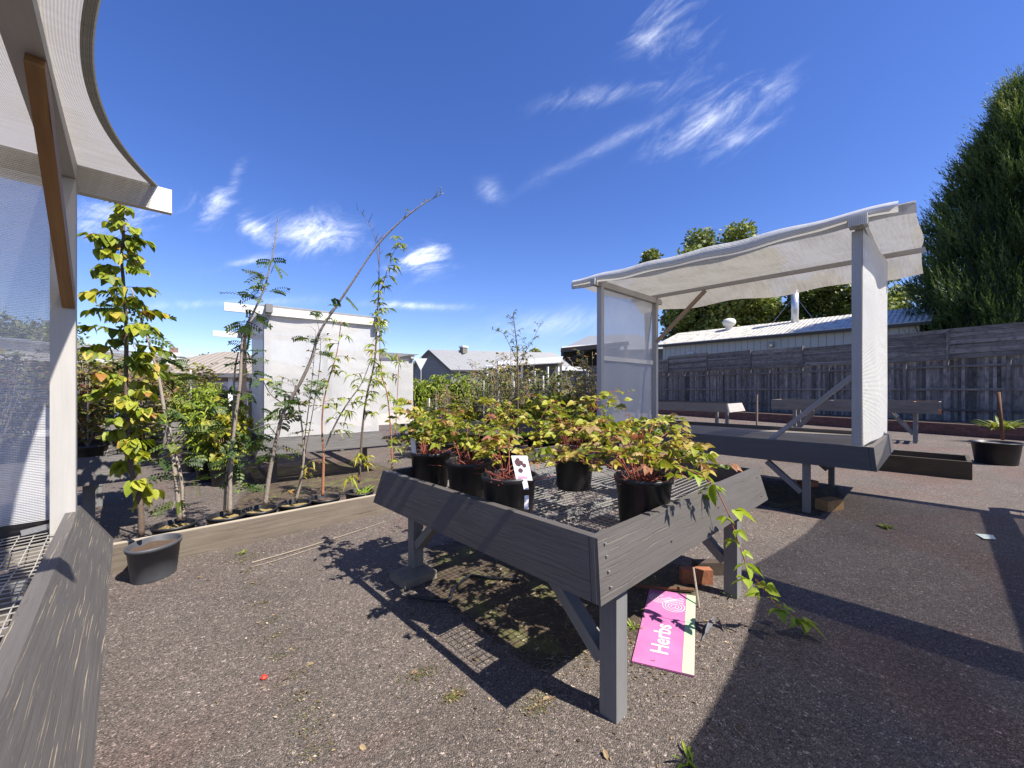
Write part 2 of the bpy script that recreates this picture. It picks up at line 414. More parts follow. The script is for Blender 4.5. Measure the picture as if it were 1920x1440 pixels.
L_HILL = leafmat('hill_leaf', [(0, (.03, .05, .02)), (1, (.09, .12, .05))], .1)
L_MOSS = leafmat('moss_tuft', [(0, (.03, .035, .008)), (.6, (.075, .085, .015)), (.92, (.14, .14, .03)), (1, (.24, .2, .1))], .1, .9)
L_GRASS = leafmat('grass_blade', [(0, (.09, .13, .02)), (.6, (.2, .24, .04)), (1, (.42, .36, .16))], .3)

# ---------------------------------------------------------------- ground
def ground_sheets():
    m, t = mat('worn_asphalt'); g = t.new('ShaderNodeTexCoord').outputs['Object']
    vo = t.new('ShaderNodeTexVoronoi', Scale=185.0); t.link(g, vo.inputs['Vector'])
    vb = t.new('ShaderNodeTexVoronoi', Scale=68.0); t.link(g, vb.inputs['Vector'])
    n = t.noise(g, 1.1, 6, .6); n2 = t.noise(g, .55, 3, .6, .8); n3 = t.noise(g, 22, 5, .7)
    sp = t.new('ShaderNodeSeparateColor'); t.link(vo.outputs['Color'], sp.inputs[0])
    sp2 = t.new('ShaderNodeSeparateColor'); t.link(vb.outputs['Color'], sp2.inputs[0])
    base = t.mixc(t.ramp(n, [(.35, 0), (.7, 1)]), C(.124, .100, .086), C(.164, .135, .115))
    n4 = t.noise(g, .28, 5, .65, 1.5); n5 = t.noise(g, 2.6, 6, .7, 2.0)
    base = t.mixc(t.ramp(n4, [(.52, 0), (.68, .22)]), base, C(.062, .052, .050))
    base = t.mixc(t.ramp(n5, [(.60, 0), (.72, .35)]), base, C(.155, .135, .118))
    base = t.mixc(t.ramp(n2, [(.52, 0), (.66, .55)]), base, C(.155, .090, .072))
    st = t.ramp(sp.outputs[0], [(0, .35), (.35, .78), (.8, 1.15), (.955, 1.6), (1, 3.2)])
    base = t.mixc(1.0, base, st, 'MULTIPLY')
    st2 = t.ramp(sp2.outputs[1], [(0, .75), (.9, 1.05), (.97, 1.2), (1, 2.2)])
    base = t.mixc(1.0, base, st2, 'MULTIPLY')
    base = t.mixc(t.ramp(n3, [(.3, .5), (.46, 0)]), base, C(.03, .026, .026))
    t.link(base, t.b.inputs['Base Color']); t.b.inputs['Roughness'].default_value = .8
    t.b.inputs['Specular IOR Level'].default_value = .35
    h = t.math('ADD', t.math('MULTIPLY', vo.outputs['Distance'], -.9), t.math('MULTIPLY', n3, .8))
    bump(t, h, .9, .008)
    asph = m
    m, t = mat('dry_grass_earth'); g = t.new('ShaderNodeTexCoord').outputs['Object']
    n = t.noise(g, .5, 8, .7)
    t.link(t.ramp(n, [(.3, (.06, .07, .025)), (.6, (.13, .13, .05)), (.8, (.2, .16, .09))]), t.b.inputs['Base Color']); t.b.inputs['Roughness'].default_value = .95
    b = MB(); b.quad([(-900, -900, -.02), (900, -900, -.02), (900, 900, -.02), (-900, 900, -.02)])
    o = b.build('ground', m); tag(o, kind='structure')
    b = MB(); b.quad([(-30, -12, 0), (34, -12, 0), (34, 36, 0), (-30, 36, 0)])
    o = b.build('asphalt_yard', asph); tag(o, kind='structure')
ground_sheets()

# soil and litter gathered under the benches
def litter(name, label, cx, cy, sx, sy, n, seed, green=.3):
    rr = random.Random(seed); b = MB(); b.mi = 0
    for i in range(n):
        x = cx + rr.gauss(0, sx); y = cy + rr.gauss(0, sy)
        k = rr.random(); a = rr.uniform(0, 6.28)
        d = V((cos(a), sin(a), rr.uniform(-.1, .35)))
        if k < green:
            b.mi = 1; b.leaf((x, y, .002), (d.x, d.y, .35), (0, 0, 1), rr.uniform(.005, .014), [(.4, .22)], .2, .4, rr.random())
        elif k < green + .16 * (green < .7):
            b.mi = 2; p = V((x, y, .004)); q = p + d.normalized() * rr.uniform(.01, .05) ; q.z = .004
            b.tube([p, (p + q) / 2 + V((0, 0, rr.uniform(0, .01))), q], rr.uniform(.0006, .0018), 3, rr.random())
        else:
            b.mi = 0; b.leaf((x, y, .004), d, (rr.uniform(-.4, .4), rr.uniform(-.4, .4), 1), rr.uniform(.006, .022) * (2 if rr.random() < .06 else 1), [(.3, .25), (.7, .22)], .4, rr.uniform(-.2, .3), rr.random())
    b.mi = 0
    o = b.build(name, [DRYL, L_MOSS, TWIG]); tag(o, label, 'debris', kind='stuff'); return o
DRYL = leafmat('litter_leaf', [(0, (.05, .032, .018)), (.6, (.15, .10, .05)), (.9, (.30, .22, .12)), (1, (.48, .4, .28))], .1, .85)

def soil_patch(name, label, pts, seed):
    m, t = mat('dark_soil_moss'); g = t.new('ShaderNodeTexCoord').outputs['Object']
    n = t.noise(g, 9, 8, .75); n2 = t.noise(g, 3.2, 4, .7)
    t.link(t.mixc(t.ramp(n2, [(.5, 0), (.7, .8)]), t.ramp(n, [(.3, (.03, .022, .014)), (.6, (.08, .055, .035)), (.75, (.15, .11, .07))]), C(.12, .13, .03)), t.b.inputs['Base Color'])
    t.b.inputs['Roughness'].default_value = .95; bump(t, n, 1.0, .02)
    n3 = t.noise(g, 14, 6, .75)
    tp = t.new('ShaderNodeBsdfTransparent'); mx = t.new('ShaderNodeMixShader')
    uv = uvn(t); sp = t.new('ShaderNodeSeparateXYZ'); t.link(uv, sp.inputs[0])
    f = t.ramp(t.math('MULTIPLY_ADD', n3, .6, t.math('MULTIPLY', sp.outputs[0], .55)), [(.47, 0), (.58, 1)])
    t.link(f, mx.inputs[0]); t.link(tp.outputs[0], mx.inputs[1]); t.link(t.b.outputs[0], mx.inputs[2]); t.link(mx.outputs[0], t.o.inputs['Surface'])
    b = MB(); c = sum((V(p) for p in pts), V()) / len(pts)
    for i in range(len(pts)):
        p, q = V(pts[i]), V(pts[(i + 1) % len(pts)]); pm, qm = c.lerp(p, .6), c.lerp(q, .6)
        b.quad([c, pm, qm], [(1, 0)] * 3, .5); b.quad([pm, p, q, qm], [(1, 0), (0, 0), (0, 0), (1, 0)], .5)
    o = b.build(name, m); tag(o, label, 'soil', kind='stuff')

# ---------------------------------------------------------------- benches
def apron(root, x0, x1, y0, y1, zt, drop, fl, mat_, th=.045, local=True, mats=None):
    # four sloping boards, the y-end boards running full length
    zb = zt - drop; f = fl
    def hx(pts): return pts
    sides = []
    # y0 and y1 boards (along x)
    for (y, s) in ((y0, -1), (y1, 1)):
        yi = y - s * th; yb = y + s * f; ybi = yb - s * th
        sides.append([(x0, y, zt), (x0, yi, zt), (x0 - f, ybi, zb), (x0 - f, yb, zb), (x1, y, zt), (x1, yi, zt), (x1 + f, ybi, zb), (x1 + f, yb, zb)])
    g = .003
    for (x, s) in ((x0, -1), (x1, 1)):
        xi = x - s * th; xb = x + s * f; xbi = xb - s * th
        ya, yb_ = y0 + th + g, y1 - th - g
        sides.append([(x, ya, zt), (xi, ya, zt), (xbi, ya - f, zb), (xb, ya - f, zb), (x, yb_, zt), (xi, yb_, zt), (xbi, yb_ + f, zb), (xb, yb_ + f, zb)])
    out = []
    for i, p in enumerate(sides):
        b = MB(); b.hexa(p)
        o = b.build('side_board', (mats or [mat_] * 4)[i], root, local=local)
        bv = o.modifiers.new('bevel', 'BEVEL'); bv.width = .005; bv.segments = 2; bv.limit_method = 'ANGLE'
        out.append(o)
    return out
def wiretop(root, x0, x1, y0, y1, z, sp=.045, wav=.02, seed=1, wr=.0021):
    rr = random.Random(seed); b = MB(); ph = rr.uniform(0, 6)
    def zz(x, y): return z + wav * sin(x * 3.1 + ph) * sin(y * 2.7 + 1) + wav * .5 * sin(y * 7 + x * 4)
    n = int((x1 - x0) / sp); k = int((y1 - y0) / sp)
    for i in range(n + 1):
        x = x0 + (x1 - x0) * i / n
        b.tube([(x, y0 + (y1 - y0) * j / 14, zz(x, y0 + (y1 - y0) * j / 14)) for j in range(15)], wr, 4)
    for i in range(k + 1):
        y = y0 + (y1 - y0) * i / k
        b.tube([(x0 + (x1 - x0) * j / 14, y, zz(x0 + (x1 - x0) * j / 14, y) + wr * 1.8) for j in range(15)], wr, 4)
    return b.build('wire_mesh', WIRE, root, local=True)
def part(root, name, fn, m, smooth=False, bev=.004, parent=None):
    b = MB(); fn(b); o = b.build(name, m, parent or root, smooth, local=True)
    if bev:
        bv = o.modifiers.new('bevel', 'BEVEL'); bv.width = bev; bv.segments = 2; bv.limit_method = 'ANGLE'
    return o
def legs(root, spots, zt, m=None, w=.09, brace_dy=.42, lean=0):
    for (x, y) in spots:
        part(root, 'leg', lambda b: b.beam((x, y, 0), (x, y, zt), w, w, (0, 1, 0)), m or LEGP)
        if brace_dy:
            s = brace_dy if y < (max(p[1] for p in spots) + min(p[1] for p in spots)) / 2 else -brace_dy
            part(root, 'leg_brace', lambda b: b.beam((x, y + (.05 if s > 0 else -.05), .24), (x, y + s, zt - .03), .06, .075, (1, 0, 0)), m or LEGP)
def bearers(root, x0, x1, ys, y0, y1, xs, z, m=None):
    for y in ys: part(root, 'bearer', lambda b: b.beam((x0, y, z), (x1, y, z), .045, .09), m or LEGP)
    for x in xs: part(root, 'bearer', lambda b: b.beam((x, y0, z - .08), (x, y1, z - .08), .07, .07), m or LEGP)

# the open bench in the foreground: outer top x 1.463..3.70, y 1.01..3.02
t = thing('potting_bench', 'open charcoal bench with wire mesh top holding the potted brambles', 'bench', (1.463, 1.01, 0), group='raised nursery benches')
apron(t, 0, 2.24, 0, 2.01, .86, .25, .055, PAINT)
wiretop(t, .05, 2.19, .05, 1.96, .70, .046, .018, 3, .0027)
bearers(t, .03, 2.21, [.07, .67, 1.40, 1.93], .05, 1.96, [.24, 1.74, 1.0], .655)
legs(t, [(.17, .03), (1.74, .03), (.25, 1.94), (1.78, 1.94)], .61, LEGP)
for (x, z) in ((.03, .83), (.025, .78), (.02, .72), (.015, .66)):
    part(t, 'nail', lambda b: b.lathe((2.24 * 0 + x + .012, -.062 + (z - .61) * .22, z), [(0, 0), (.006, .001), (.006, .004), (0, .005)], 8), STEEL, bev=0)

for (x, z) in ((.62, .70), (1.30, .74), (2.15, .66), (2.15, .80)):
    part(t, 'nail', lambda b: b.lathe((x, -.001 - (.86 - z) * .22 - .003, z), [(0, 0), (.007, .001), (.007, .004), (0, .005)], 8), RUST, bev=0)
# ------- canopied benches
def wallpanel(root, p00, p10, p01, p11, m, sag=.03, seed=0, name='wall_cloth', edge=0.0):
    p00, p10, p01, p11 = map(V, (p00, p10, p01, p11))
    Lx = (p10 - p00).length; Lz = (p01 - p00).length
    n = (p10 - p00).cross(p01 - p00).normalized(); rr = random.Random(seed); a, c = rr.uniform(0, 6), rr.uniform(0, 6)
    def fn(u, v):
        p = p00.lerp(p10, u).lerp(p01.lerp(p11, u), v)
        k = sin(pi * u)
        return p + n * (sag * (.5 * sin(u * 9 + a + v * 3) * .4 + .5 * sin(v * 7 + c - u * 2) * .35) * (k + .25)) + V((0, 0, -1)) * (edge * sin(pi * u) * (1 - v))
    b = MB(); b.grid(fn, 24, 24, Lx, Lz)
    return b.build(name, m, root, True, local=True)
def roofcloth(root, fn, L, Wd, m, name='roof_cloth', nu=40, nv=30):
    b = MB(); b.grid(fn, nu, nv, L, Wd); return b.build(name, m, root, True, local=True)

# left canopied bench beside the camera: outer top x -2.3..-.187, y -.4..3.26
t = thing('canopied_bench', 'closest bench, its worn charcoal boards under a shade cloth roof reaching overhead', 'covered bench', (-2.3, -.4, 0), group='benches under shade cloth canopies')
Wx, Ly = 2.113, 3.66
apron(t, 0, Wx, 0, Ly, .86, .25, .13, PAINT, mats=[PAINT, PAINT, PAINT_W, PAINT_W])
wiretop(t, .05, Wx - .05, .05, Ly - .05, .74, .052, .018, 5, .0025)
bearers(t, .05, Wx - .05, [.3, 1.1, 1.9, 2.7, 3.5], .05, Ly - .05, [.3, 1.0, Wx - .35], .68, PLANK)
legs(t, [(.2, .4), (Wx - .2, .4), (.2, 3.3), (Wx - .2, 3.3)], .61)
for x in (.1, Wx - .053):
    for y in (1.45, 3.56):
        part(t, 'post', lambda b: b.box((x - .045, y - .045, .70), (x + .045, y + .045, 2.6)), GREY)
    part(t, 'rafter', lambda b: b.box((x - .045, 1.36, 2.603), (x + .045, 3.61, 2.74)), GREY)
    part(t, 'brace', lambda b: b.beam((x + .02, 3.53, 1.96), (x + .02, 2.46, 2.60), .092, .046, (1, 0, 0)), BRACE)
def batt(y):
    o = part(t, 'batten', lambda b: b.box((-.38, y - .022, 2.57), (Wx + .385, y + .022, 2.712)), WEATH)
    b = MB()                                   # cloth wound over the batten
    for (z0, z1, yy) in ((2.60, 2.716, y - .026), (2.60, 2.716, y + .026)):
        b.quad([(-.3, yy, z0 - .03), (Wx + .28, yy, z0 - .03), (Wx + .31, yy, z1), (-.3, yy, z1)], [(0, 0), (2.7, 0), (2.7, .14), (0, .14)])
    b.build('cloth_wrap', CLR, t, local=True)
batt(3.634); batt(1.34)
def rf(u, v):
    ue = sin(pi * u); y = 1.34 + (3.634 - 1.34) * u
    xr = Wx + .325 - .225 * ue; xl = -.33 + .28 * ue
    return V((xl + (xr - xl) * v, y, 2.722 - .07 * ue + .012 * sin(v * 14 + u * 3) * ue))
roofcloth(t, rf, 2.3, 2.7, CLR)
b = MB()
b.grid(lambda u, v: rf(u, 1) + V((-.034 * v + .004, 0, -.006 - .006 * v)), 40, 3, 2.3, .06); b.build('hem', HEM, t, True, local=True)
wallpanel(t, (.12, 3.60, .82), (Wx - .1, 3.60, .82), (.12, 3.60, 2.6), (Wx - .1, 3.60, 2.6), CLW, .02, 4)
part(t, 'bracket', lambda b: b.beam((Wx - .20, 3.585, .775), (Wx - .10, 3.585, .79), .008, .028), STEEL, bev=.003)

# right canopied bench: battens run along y, two cloth end walls
t = thing('canopied_bench', 'empty plank-floored bench on the right under a long rippled shade cloth roof', 'covered bench', (5.96, .5, 0), group='benches under shade cloth canopies')
Wx, Ly = 2.2, 3.75
apron(t, 0, Wx, 0, Ly, .86, .26, .03, PAINT)
for i in range(11):
    x0 = .05 + i * .19
    part(t, 'floor_plank', lambda b: b.box((x0, .05, .775), (x0 + .183, Ly - .05, .80)), PLANK)
bearers(t, .05, Wx - .05, [.5, 1.6, 2.8, 3.5], .05, Ly - .05, [], .72)
legs(t, [(.06, .62), (2.0, .66), (.1, 3.3), (2.0, 3.3)], .6, LEGP, .075)
P = [(.10, .15), (.10, 3.62), (2.06, .10), (2.10, 3.62)]
for (x, y) in P: part(t, 'post', lambda b: b.box((x - .045, y - .045, .80), (x + .045, y + .045, 3.30)), GREY)
for y in (.12, 3.62): part(t, 'rafter', lambda b: b.box((-.14, y - .045, 3.303), (Wx + .12, y + .045, 3.41)), GREY)
for x in (.06, 2.09): part(t, 'batten', lambda b: b.box((x - .03, -.24 - (.12 if x > 1 else 0), 3.413), (x + .03, 4.15, 3.475)), GREY)
part(t, 'brace', lambda b: b.beam((2.10, 3.58, 2.5), (2.10, 2.6, 3.40), .046, .10, (1, 0, 0)), BRACE2)
part(t, 'brace', lambda b: b.beam((.13, 1.06, .80), (.13, .19, 1.66), .046, .13, (1, 0, 0)), GBR)
def rf2(u, v):        # u along y, v across from front edge over the battens to a hanging back flap
    y = -.34 + 4.51 * u
    w = v * 2.95
    if w < .22: x = -.02 - .03 * sin(u * 3.5); z = 3.33 + w * .62 + .02 * sin(u * 26) * (.22 - w) * 4 - .07 * max(0, sin(pi * min(1, max(0, (u - .2) / .6)))) * (.22 - w) / .22
    elif w < 2.32:
        k = (w - .22) / 2.1; x = -.02 + k * 2.14; z = 3.482 - .075 * sin(pi * k) + .008 * sin(u * 40 + k * 5) * (1 - k)
        if u < .09: x += .03 * sin(k * 6)
    else: k = (w - 2.32) / .63; x = 2.12 + k * (.50 + .06 * sin(u * 5)); z = 3.482 - .26 * k - .03 * sin(u * 19) * k
    return V((x, y + .02 * sin(v * 9) * (1 if u in (0, 1) else 0), z))
roofcloth(t, rf2, 4.6, 2.95, CLRR, nu=60, nv=42)
# loose front roll of cloth, lifting towards the near post
def roll(u, v):
    y = -.2 + 4.3 * u; lift = .02 + .09 * sin(pi * u) ** 2
    return V((-.055 - .05 * sin(pi * v), y, 3.49 + .01 * sin(u * 31) - v * (.10 + lift) + .02 * sin(u * 14) * v))
roofcloth(t, roll, 4.3, .15, CLE, 'front_flap', 60, 6)
wallpanel(t, (.05, .095, .865), (2.12, .03, .87), (.05, .095, 3.34), (2.12, .03, 3.36), CLE, .05, 9)
wallpanel(t, (.10, 3.672, .84), (2.10, 3.672, .84), (.10, 3.672, 3.36), (2.10, 3.672, 3.33), CLW, .05, 11)
part(t, 'wall_rail', lambda b: b.box((.14, 3.64, 2.02), (2.06, 3.66, 2.10)), WEATH)
part(t, 'hardware_wrap', lambda b: b.box((-.16, .04, 3.30), (.0, .2, 3.42)), CLE, bev=.02)

# middle-left canopied bench, turned a few degrees
t = thing('canopied_bench', 'canopied bench behind the row of saplings, its near end closed by a white cloth wall', 'covered bench', (1.50, 7.08, 0), radians(-5), group='benches under shade cloth canopies')
Wx, Ly = 1.82, 3.66
apron(t, 0, Wx, 0, Ly, .74, .24, .10, PAINT_D)
wiretop(t, .05, Wx - .05, .05, Ly - .05, .64, .09, .01, 6, .003)
bearers(t, .05, Wx - .05, [.3, 1.9, 3.4], .05, Ly - .05, [.3, Wx - .3], .58)
legs(t, [(.18, .3), (Wx - .2, .3), (.2, 3.3), (Wx - .2, 3.3)], .5, PAINT, .09, 0)
for x in (.07, Wx - .07):
    for y in (.12, 3.52): part(t, 'post', lambda b: b.box((x - .045, y - .045, .55), (x + .045, y + .045, 2.66)), GREY if y < 1 else BRACE2)
    part(t, 'rafter', lambda b: b.box((x - .045, -.12, 2.663), (x + .045, 3.75, 2.79)), LEGP)
for y in (.02, 3.60): part(t, 'batten', lambda b: b.box((-.48, y - .022, 2.64), (Wx + .12, y + .022, 2.76)), WEATH)
part(t, 'brace', lambda b: b.beam((.07, .15, .68), (.07, 1.0, .58), .05, .09, (1, 0, 0)), BRACE)
roofcloth(t, lambda u, v: V((-.02 + (Wx + .04) * v, .03 + 3.6 * u, 2.80 - .05 * sin(pi * u))), 3.6, 2, CLR)
wallpanel(t, (.02, .045, .75), (Wx - .02, .045, .75), (.02, .045, 2.74), (Wx - .02, .045, 2.74), CLE, .07, 14)
wallpanel(t, (.02, .10, .75), (.02, 1.6, .75), (.02, .10, 2.66), (.02, 1.6, 2.66), CLE, .03, 15)

t = thing('canopied_bench', 'smaller canopied bench with white cloth wall, far behind and right of the sapling row', 'covered bench', (3.45, 9.7, 0), radians(-5), group='benches under shade cloth canopies')
Wx = 2.05
apron(t, 0, Wx, 0, 3, .86, .24, .08, WEATHD)
legs(t, [(.3, .3), (Wx - .2, .3), (.3, 2.7), (Wx - .2, 2.7)], .6, PAINT, .09, 0)
wiretop(t, .05, Wx - .05, .05, 2.95, .72, .12, .01, 8, .003)
for x in (.07, Wx - .07):
    for y in (.12, 2.8): part(t, 'post', lambda b: b.box((x - .045, y - .045, .62), (x + .045, y + .045, 2.3)), GREY)
    part(t, 'rafter', lambda b: b.box((x - .045, -.05, 2.303), (x + .045, 2.95, 2.40)), GREY)
roofcloth(t, lambda u, v: V((-.1 + (Wx + .2) * v, -.1 + 3.1 * u, 2.42 - .05 * sin(pi * u))), 3, 2, CLD)
wallpanel(t, (.02, .04, .86), (Wx - .02, .04, .86), (.02, .04, 2.3), (Wx - .02, .04, 2.3), CLE, .03, 17)

# neighbouring canopies to the right of and behind the camera (they shade the tarmac on the right)
def neighbour(label, x0, x1, y0, y1, m, z=2.66):
    t = thing('canopied_bench', label, 'covered bench', (x0, y0, 0), group='benches under shade cloth canopies')
    w, l = x1 - x0, y1 - y0
    apron(t, .1, w - .1, .2, l - .25, .86, .25, .06, PAINT)
    legs(t, [(.4, .6), (w - .4, .6), (.4, l - .6), (w - .4, l - .6)], .61)
    wiretop(t, .15, w - .15, .25, l - .3, .72, .1, .01, 8, .003)
    for x in (.2, w - .2):
        for y in (.35, l - 1.5): part(t, 'post', lambda b: b.box((x - .045, y - .045, .72), (x + .045, y + .045, z - .1)), GREY)
    for x in (.06, w - .06): part(t, 'batten', lambda b: b.box((x - .09, 0, z - .02), (x + .09, l, z + .07)), GREY)
    for y in (.35, l - 1.5): part(t, 'rafter', lambda b: b.box((.12, y - .045, z - .16), (w - .12, y + .045, z - .025)), GREY)
    roofcloth(t, lambda u, v: V((w * u, .05 + (l - .1 - .16 * sin(pi * u)) * v, z + .08 - .05 * sin(pi * u))), w, l, m)
neighbour('canopied bench standing just outside the view at right, shading the tarmac lightly', 4.05, 8.2, -4.6, -.80, CLN)
neighbour('canopied bench standing behind the viewpoint with dense shade cloth', .35, 4.0, -4.8, -1.02, CLD)

# plain benches
def plainbench(label, x0, x1, y0, y1, zt=.86, drop=.25, fl=.08, rz=0, m=PAINT, wire=True, group='raised nursery benches', name='potting_bench'):
    t = thing(name, label, 'bench', (x0, y0, 0), rz, group)
    w, l = x1 - x0, y1 - y0
    apron(t, 0, w, 0, l, zt, drop, fl, m)
    if wire: wiretop(t, .05, w - .05, .05, l - .05, zt - .12, .1, .008, 4, .003)
    legs(t, [(.25, .25), (w - .25, .25), (.25, l - .25), (w - .25, l - .25)], zt - drop + .02, LEGP, .085, 0)
    return t
plainbench('bench at far left behind the grey post, crowded with reddish potted shrubs', -2.6, -.02, 5.5, 7.7)
b4 = (-2.5, -.1, 5.6, 7.6)

# ---------------------------------------------------------------- pots and plants
POTPROF = lambda r, h: [(0, .004), (r * .80, 0), (r * .81, .006), (r * .95, h - .03), (r * 1.0, h - .03), (r * 1.02, h - .012), (r * 1.02, h), (r * .97, h + .003), (r * .94, h - .004), (r * .92, h - .04), (r * .88, h - .05)]
def add_pot(root, c, r, h, m=POT, soil=SOIL, sx=1, sy=1, rot=0, local=False):
    b = MB(); b.lathe(c, POTPROF(r, h), 32, sx, sy, rot)
    for k in range(0): pass
    p = b.build('pot', m, root, True, local=local)
    b = MB(); cc = V(c)
    rr = random.Random(int(r * 1000 + cc.x * 77)); n = 20; rings = 4
    b.v.append(tuple(cc + V((0, 0, h - .035)))); b.r.append(.5); b.uv.append((0, 0))
    for i in range(1, rings + 1):
        for k in range(n):
            a = 2 * pi * k / n; q = r * .905 * i / rings
            x, y = cos(a) * q * sx, sin(a) * q * sy
            b.v.append((cc.x + x * cos(rot) - y * sin(rot), cc.y + x * sin(rot) + y * cos(rot), cc.z + h - .045 + rr.uniform(-.006, .008)))
            b.r.append(.5); b.uv.append((0, 0))
    for k in range(n): b.f.append((0, 1 + k, 1 + (k + 1) % n)); b.m.append(0)
    for i in range(rings - 1):
        for k in range(n):
            a = 1 + i * n + k; d = 1 + i * n + (k + 1) % n
            b.f.append((a, a + n, d + n, d)); b.m.append(0)
    b.build('potting_mix', soil, root, True, local=local)
    return p
P_HEART = [(.06, .30), (.28, .48), (.58, .46), (.84, .24)]
P_OVAL = [(.3, .24), (.65, .22)]
P_LANCE = [(.25, .12), (.6, .11)]
P_SMALL = [(.45, .3)]
P_PIN = [(.3, .26), (.7, .24)]
P_BRAM = [(.15, .24), (.4, .34), (.7, .22)]
def rdir(rr, up=0.0):
    a = rr.uniform(0, 2 * pi); return V((cos(a), sin(a), up + rr.uniform(-.3, .3))).normalized()
def put_leaf(b, p, d, kind, rr, sc=1.0, tone=None):
    tn = rr.random() if tone is None else min(1, max(0, tone + rr.uniform(-.3, .3)))
    up = (rr.uniform(-.9, .9), rr.uniform(-.9, .9), rr.uniform(.2, 1)); d = V(d)
    if kind == 'heart':
        d = (d * .7 + V((0, 0, -.45))); up = (d.x * 1.2 + rr.uniform(-.7, .7), d.y * 1.2 + rr.uniform(-.7, .7), .7)
        b.leaf(p, d, up, rr.uniform(.045, .085) * sc, P_HEART, .3, rr.uniform(.2, .8), tn)
    elif kind == 'oval': b.leaf(p, d, up, rr.uniform(.03, .055) * sc, P_OVAL, .3, rr.uniform(.0, .5), tn)
    elif kind == 'lance': b.leaf(p, d, up, rr.uniform(.07, .13) * sc, P_LANCE, .3, rr.uniform(.5, 1.2), tn)
    elif kind == 'pinnate':
        L = rr.uniform(.09, .16) * sc; n = 6; d = (V(d) + V((0, 0, rr.uniform(-.5, .4)))).normalized(); nn_ = V((rr.gauss(0, .7), rr.gauss(0, .7), .6)); sd = d.cross(nn_)
        sd = sd.normalized() if sd.length > .01 else V((1, 0, 0))
        for i in range(n):
            q = V(p) + d * L * (i + 1) / n - V((0, 0, 1)) * L * .3 * ((i + 1) / n) ** 2
            for s in (-1, 1): b.leaf(q, sd * s + d * .35, nn_, L * .27, P_PIN, .2, .25, tn)
        b.leaf(V(p) + d * L - V((0, 0, L * .3)), d, nn_, L * .26, P_PIN, .2, .2, tn)
    elif kind == 'bramble':
        L = rr.uniform(.032, .078) * sc; d = V(d).normalized(); sd = d.cross(V((0, 0, 1)))
        sd = sd.normalized() if sd.length > .01 else V((1, 0, 0)); q = V(p) + d * L * .45
        dr = rr.uniform(.1, .6)
        b.leaf(q, d, up, L, P_BRAM, .3, dr, tn)
        for s in (-1, 1): b.leaf(q, sd * s + d * .35, up, L * .82, P_BRAM, .3, dr, tn)
        if rr.random() < .3:
            for s in (-1, 1): b.leaf(q, sd * s - d * .3, up, L * .6, P_BRAM, .3, dr, tn)
def polyat(pts, s):
    n = len(pts) - 1; f = min(max(s, 0), .9999) * n; i = int(f); return pts[i].lerp(pts[i + 1], f - i)
def smoothline(pts, k=4):
    pts = [V(p) for p in pts]; out = []
    for i in range(len(pts) - 1):
        p0 = pts[max(i - 1, 0)]; p1 = pts[i]; p2 = pts[i + 1]; p3 = pts[min(i + 2, len(pts) - 1)]
        for j in range(k):
            t = j / k
            out.append(.5 * ((2 * p1) + (p2 - p0) * t + (2 * p0 - 5 * p1 + 4 * p2 - p3) * t * t + (3 * p1 - p0 - 3 * p2 + p3) * t ** 3))
    out.append(pts[-1]); return out
def shoots(tw, lf, line, s0, s1, n, reach, kind, rr, per=7, sc=1.0, tone=None, up=.5, bare=0.0, rad=.0022):
    if kind == 'pinnate': n = int(n * 1.25); sc *= 1.1; per += 1 if per > 1 else 0
    if kind == 'lance' and per: n = int(n * 1.35); per = int(per * 1.3); sc *= 1.12
    # n side twigs off a stem, leaves along each
    for i in range(n):
        s = s0 + (s1 - s0) * (i + rr.random()) / n; p = polyat(line, s)
        L = (reach(s) if callable(reach) else reach) * rr.uniform(.5, 1.15)
        d = rdir(rr, up); q = p + d * L * .55; e = p + d * L + V((0, 0, -L * .12))
        tw.tube([p, q, e], [rad * 1.3, rad, rad * .5], 4)
        if rr.random() < bare: continue
        for k in range(per):
            f = .25 + .75 * (k + rr.random() * .6) / per; b_ = p.lerp(q, f * 2) if f < .5 else q.lerp(e, f * 2 - 1)
            put_leaf(lf, b_, rdir(rr, .1) * .8 + d * .5, kind, rr, sc, tone)

def sapling(name, label, potc, potr, poth, stems, barkm, leafm, spec, seed, potm=POT, soil=SOIL, group='potted saplings behind the sleeper', sx=1, sy=1, rot=0, extra=None, cat='sapling'):
    rr = random.Random(seed)
    t = thing(name, label, cat, potc, group=group)
    add_pot(t, potc, potr, poth, potm, soil, sx, sy, rot)
    lf = MB()
    for (pts, r0, r1, bm) in stems:
        line = smoothline(pts); n = len(line)
        b = MB(); b.tube(line, [r0 + (r1 - r0) * i / (n - 1) + rr.uniform(-.06, .06) * r0 for i in range(n)], 8)
        b.build('stem', bm or barkm, t, True)
    tw = MB()
    for (k, s0, s1, n, reach, kind, per, sc, tone, up) in spec:
        shoots(tw, lf, smoothline(stems[k][0]), s0, s1, n, reach, kind, rr, per, sc, tone, up)
    if extra: extra(tw, lf, rr, t)
    tw.build('twigs', barkm, t, True); lf.build('foliage', leafm, t, True)
    return t
def trace(px, Y, dY=0.0):
    n = len(px) - 1
    return [at(p[0], p[1], Y + dY * i / max(n, 1)) for i, p in enumerate(px)]

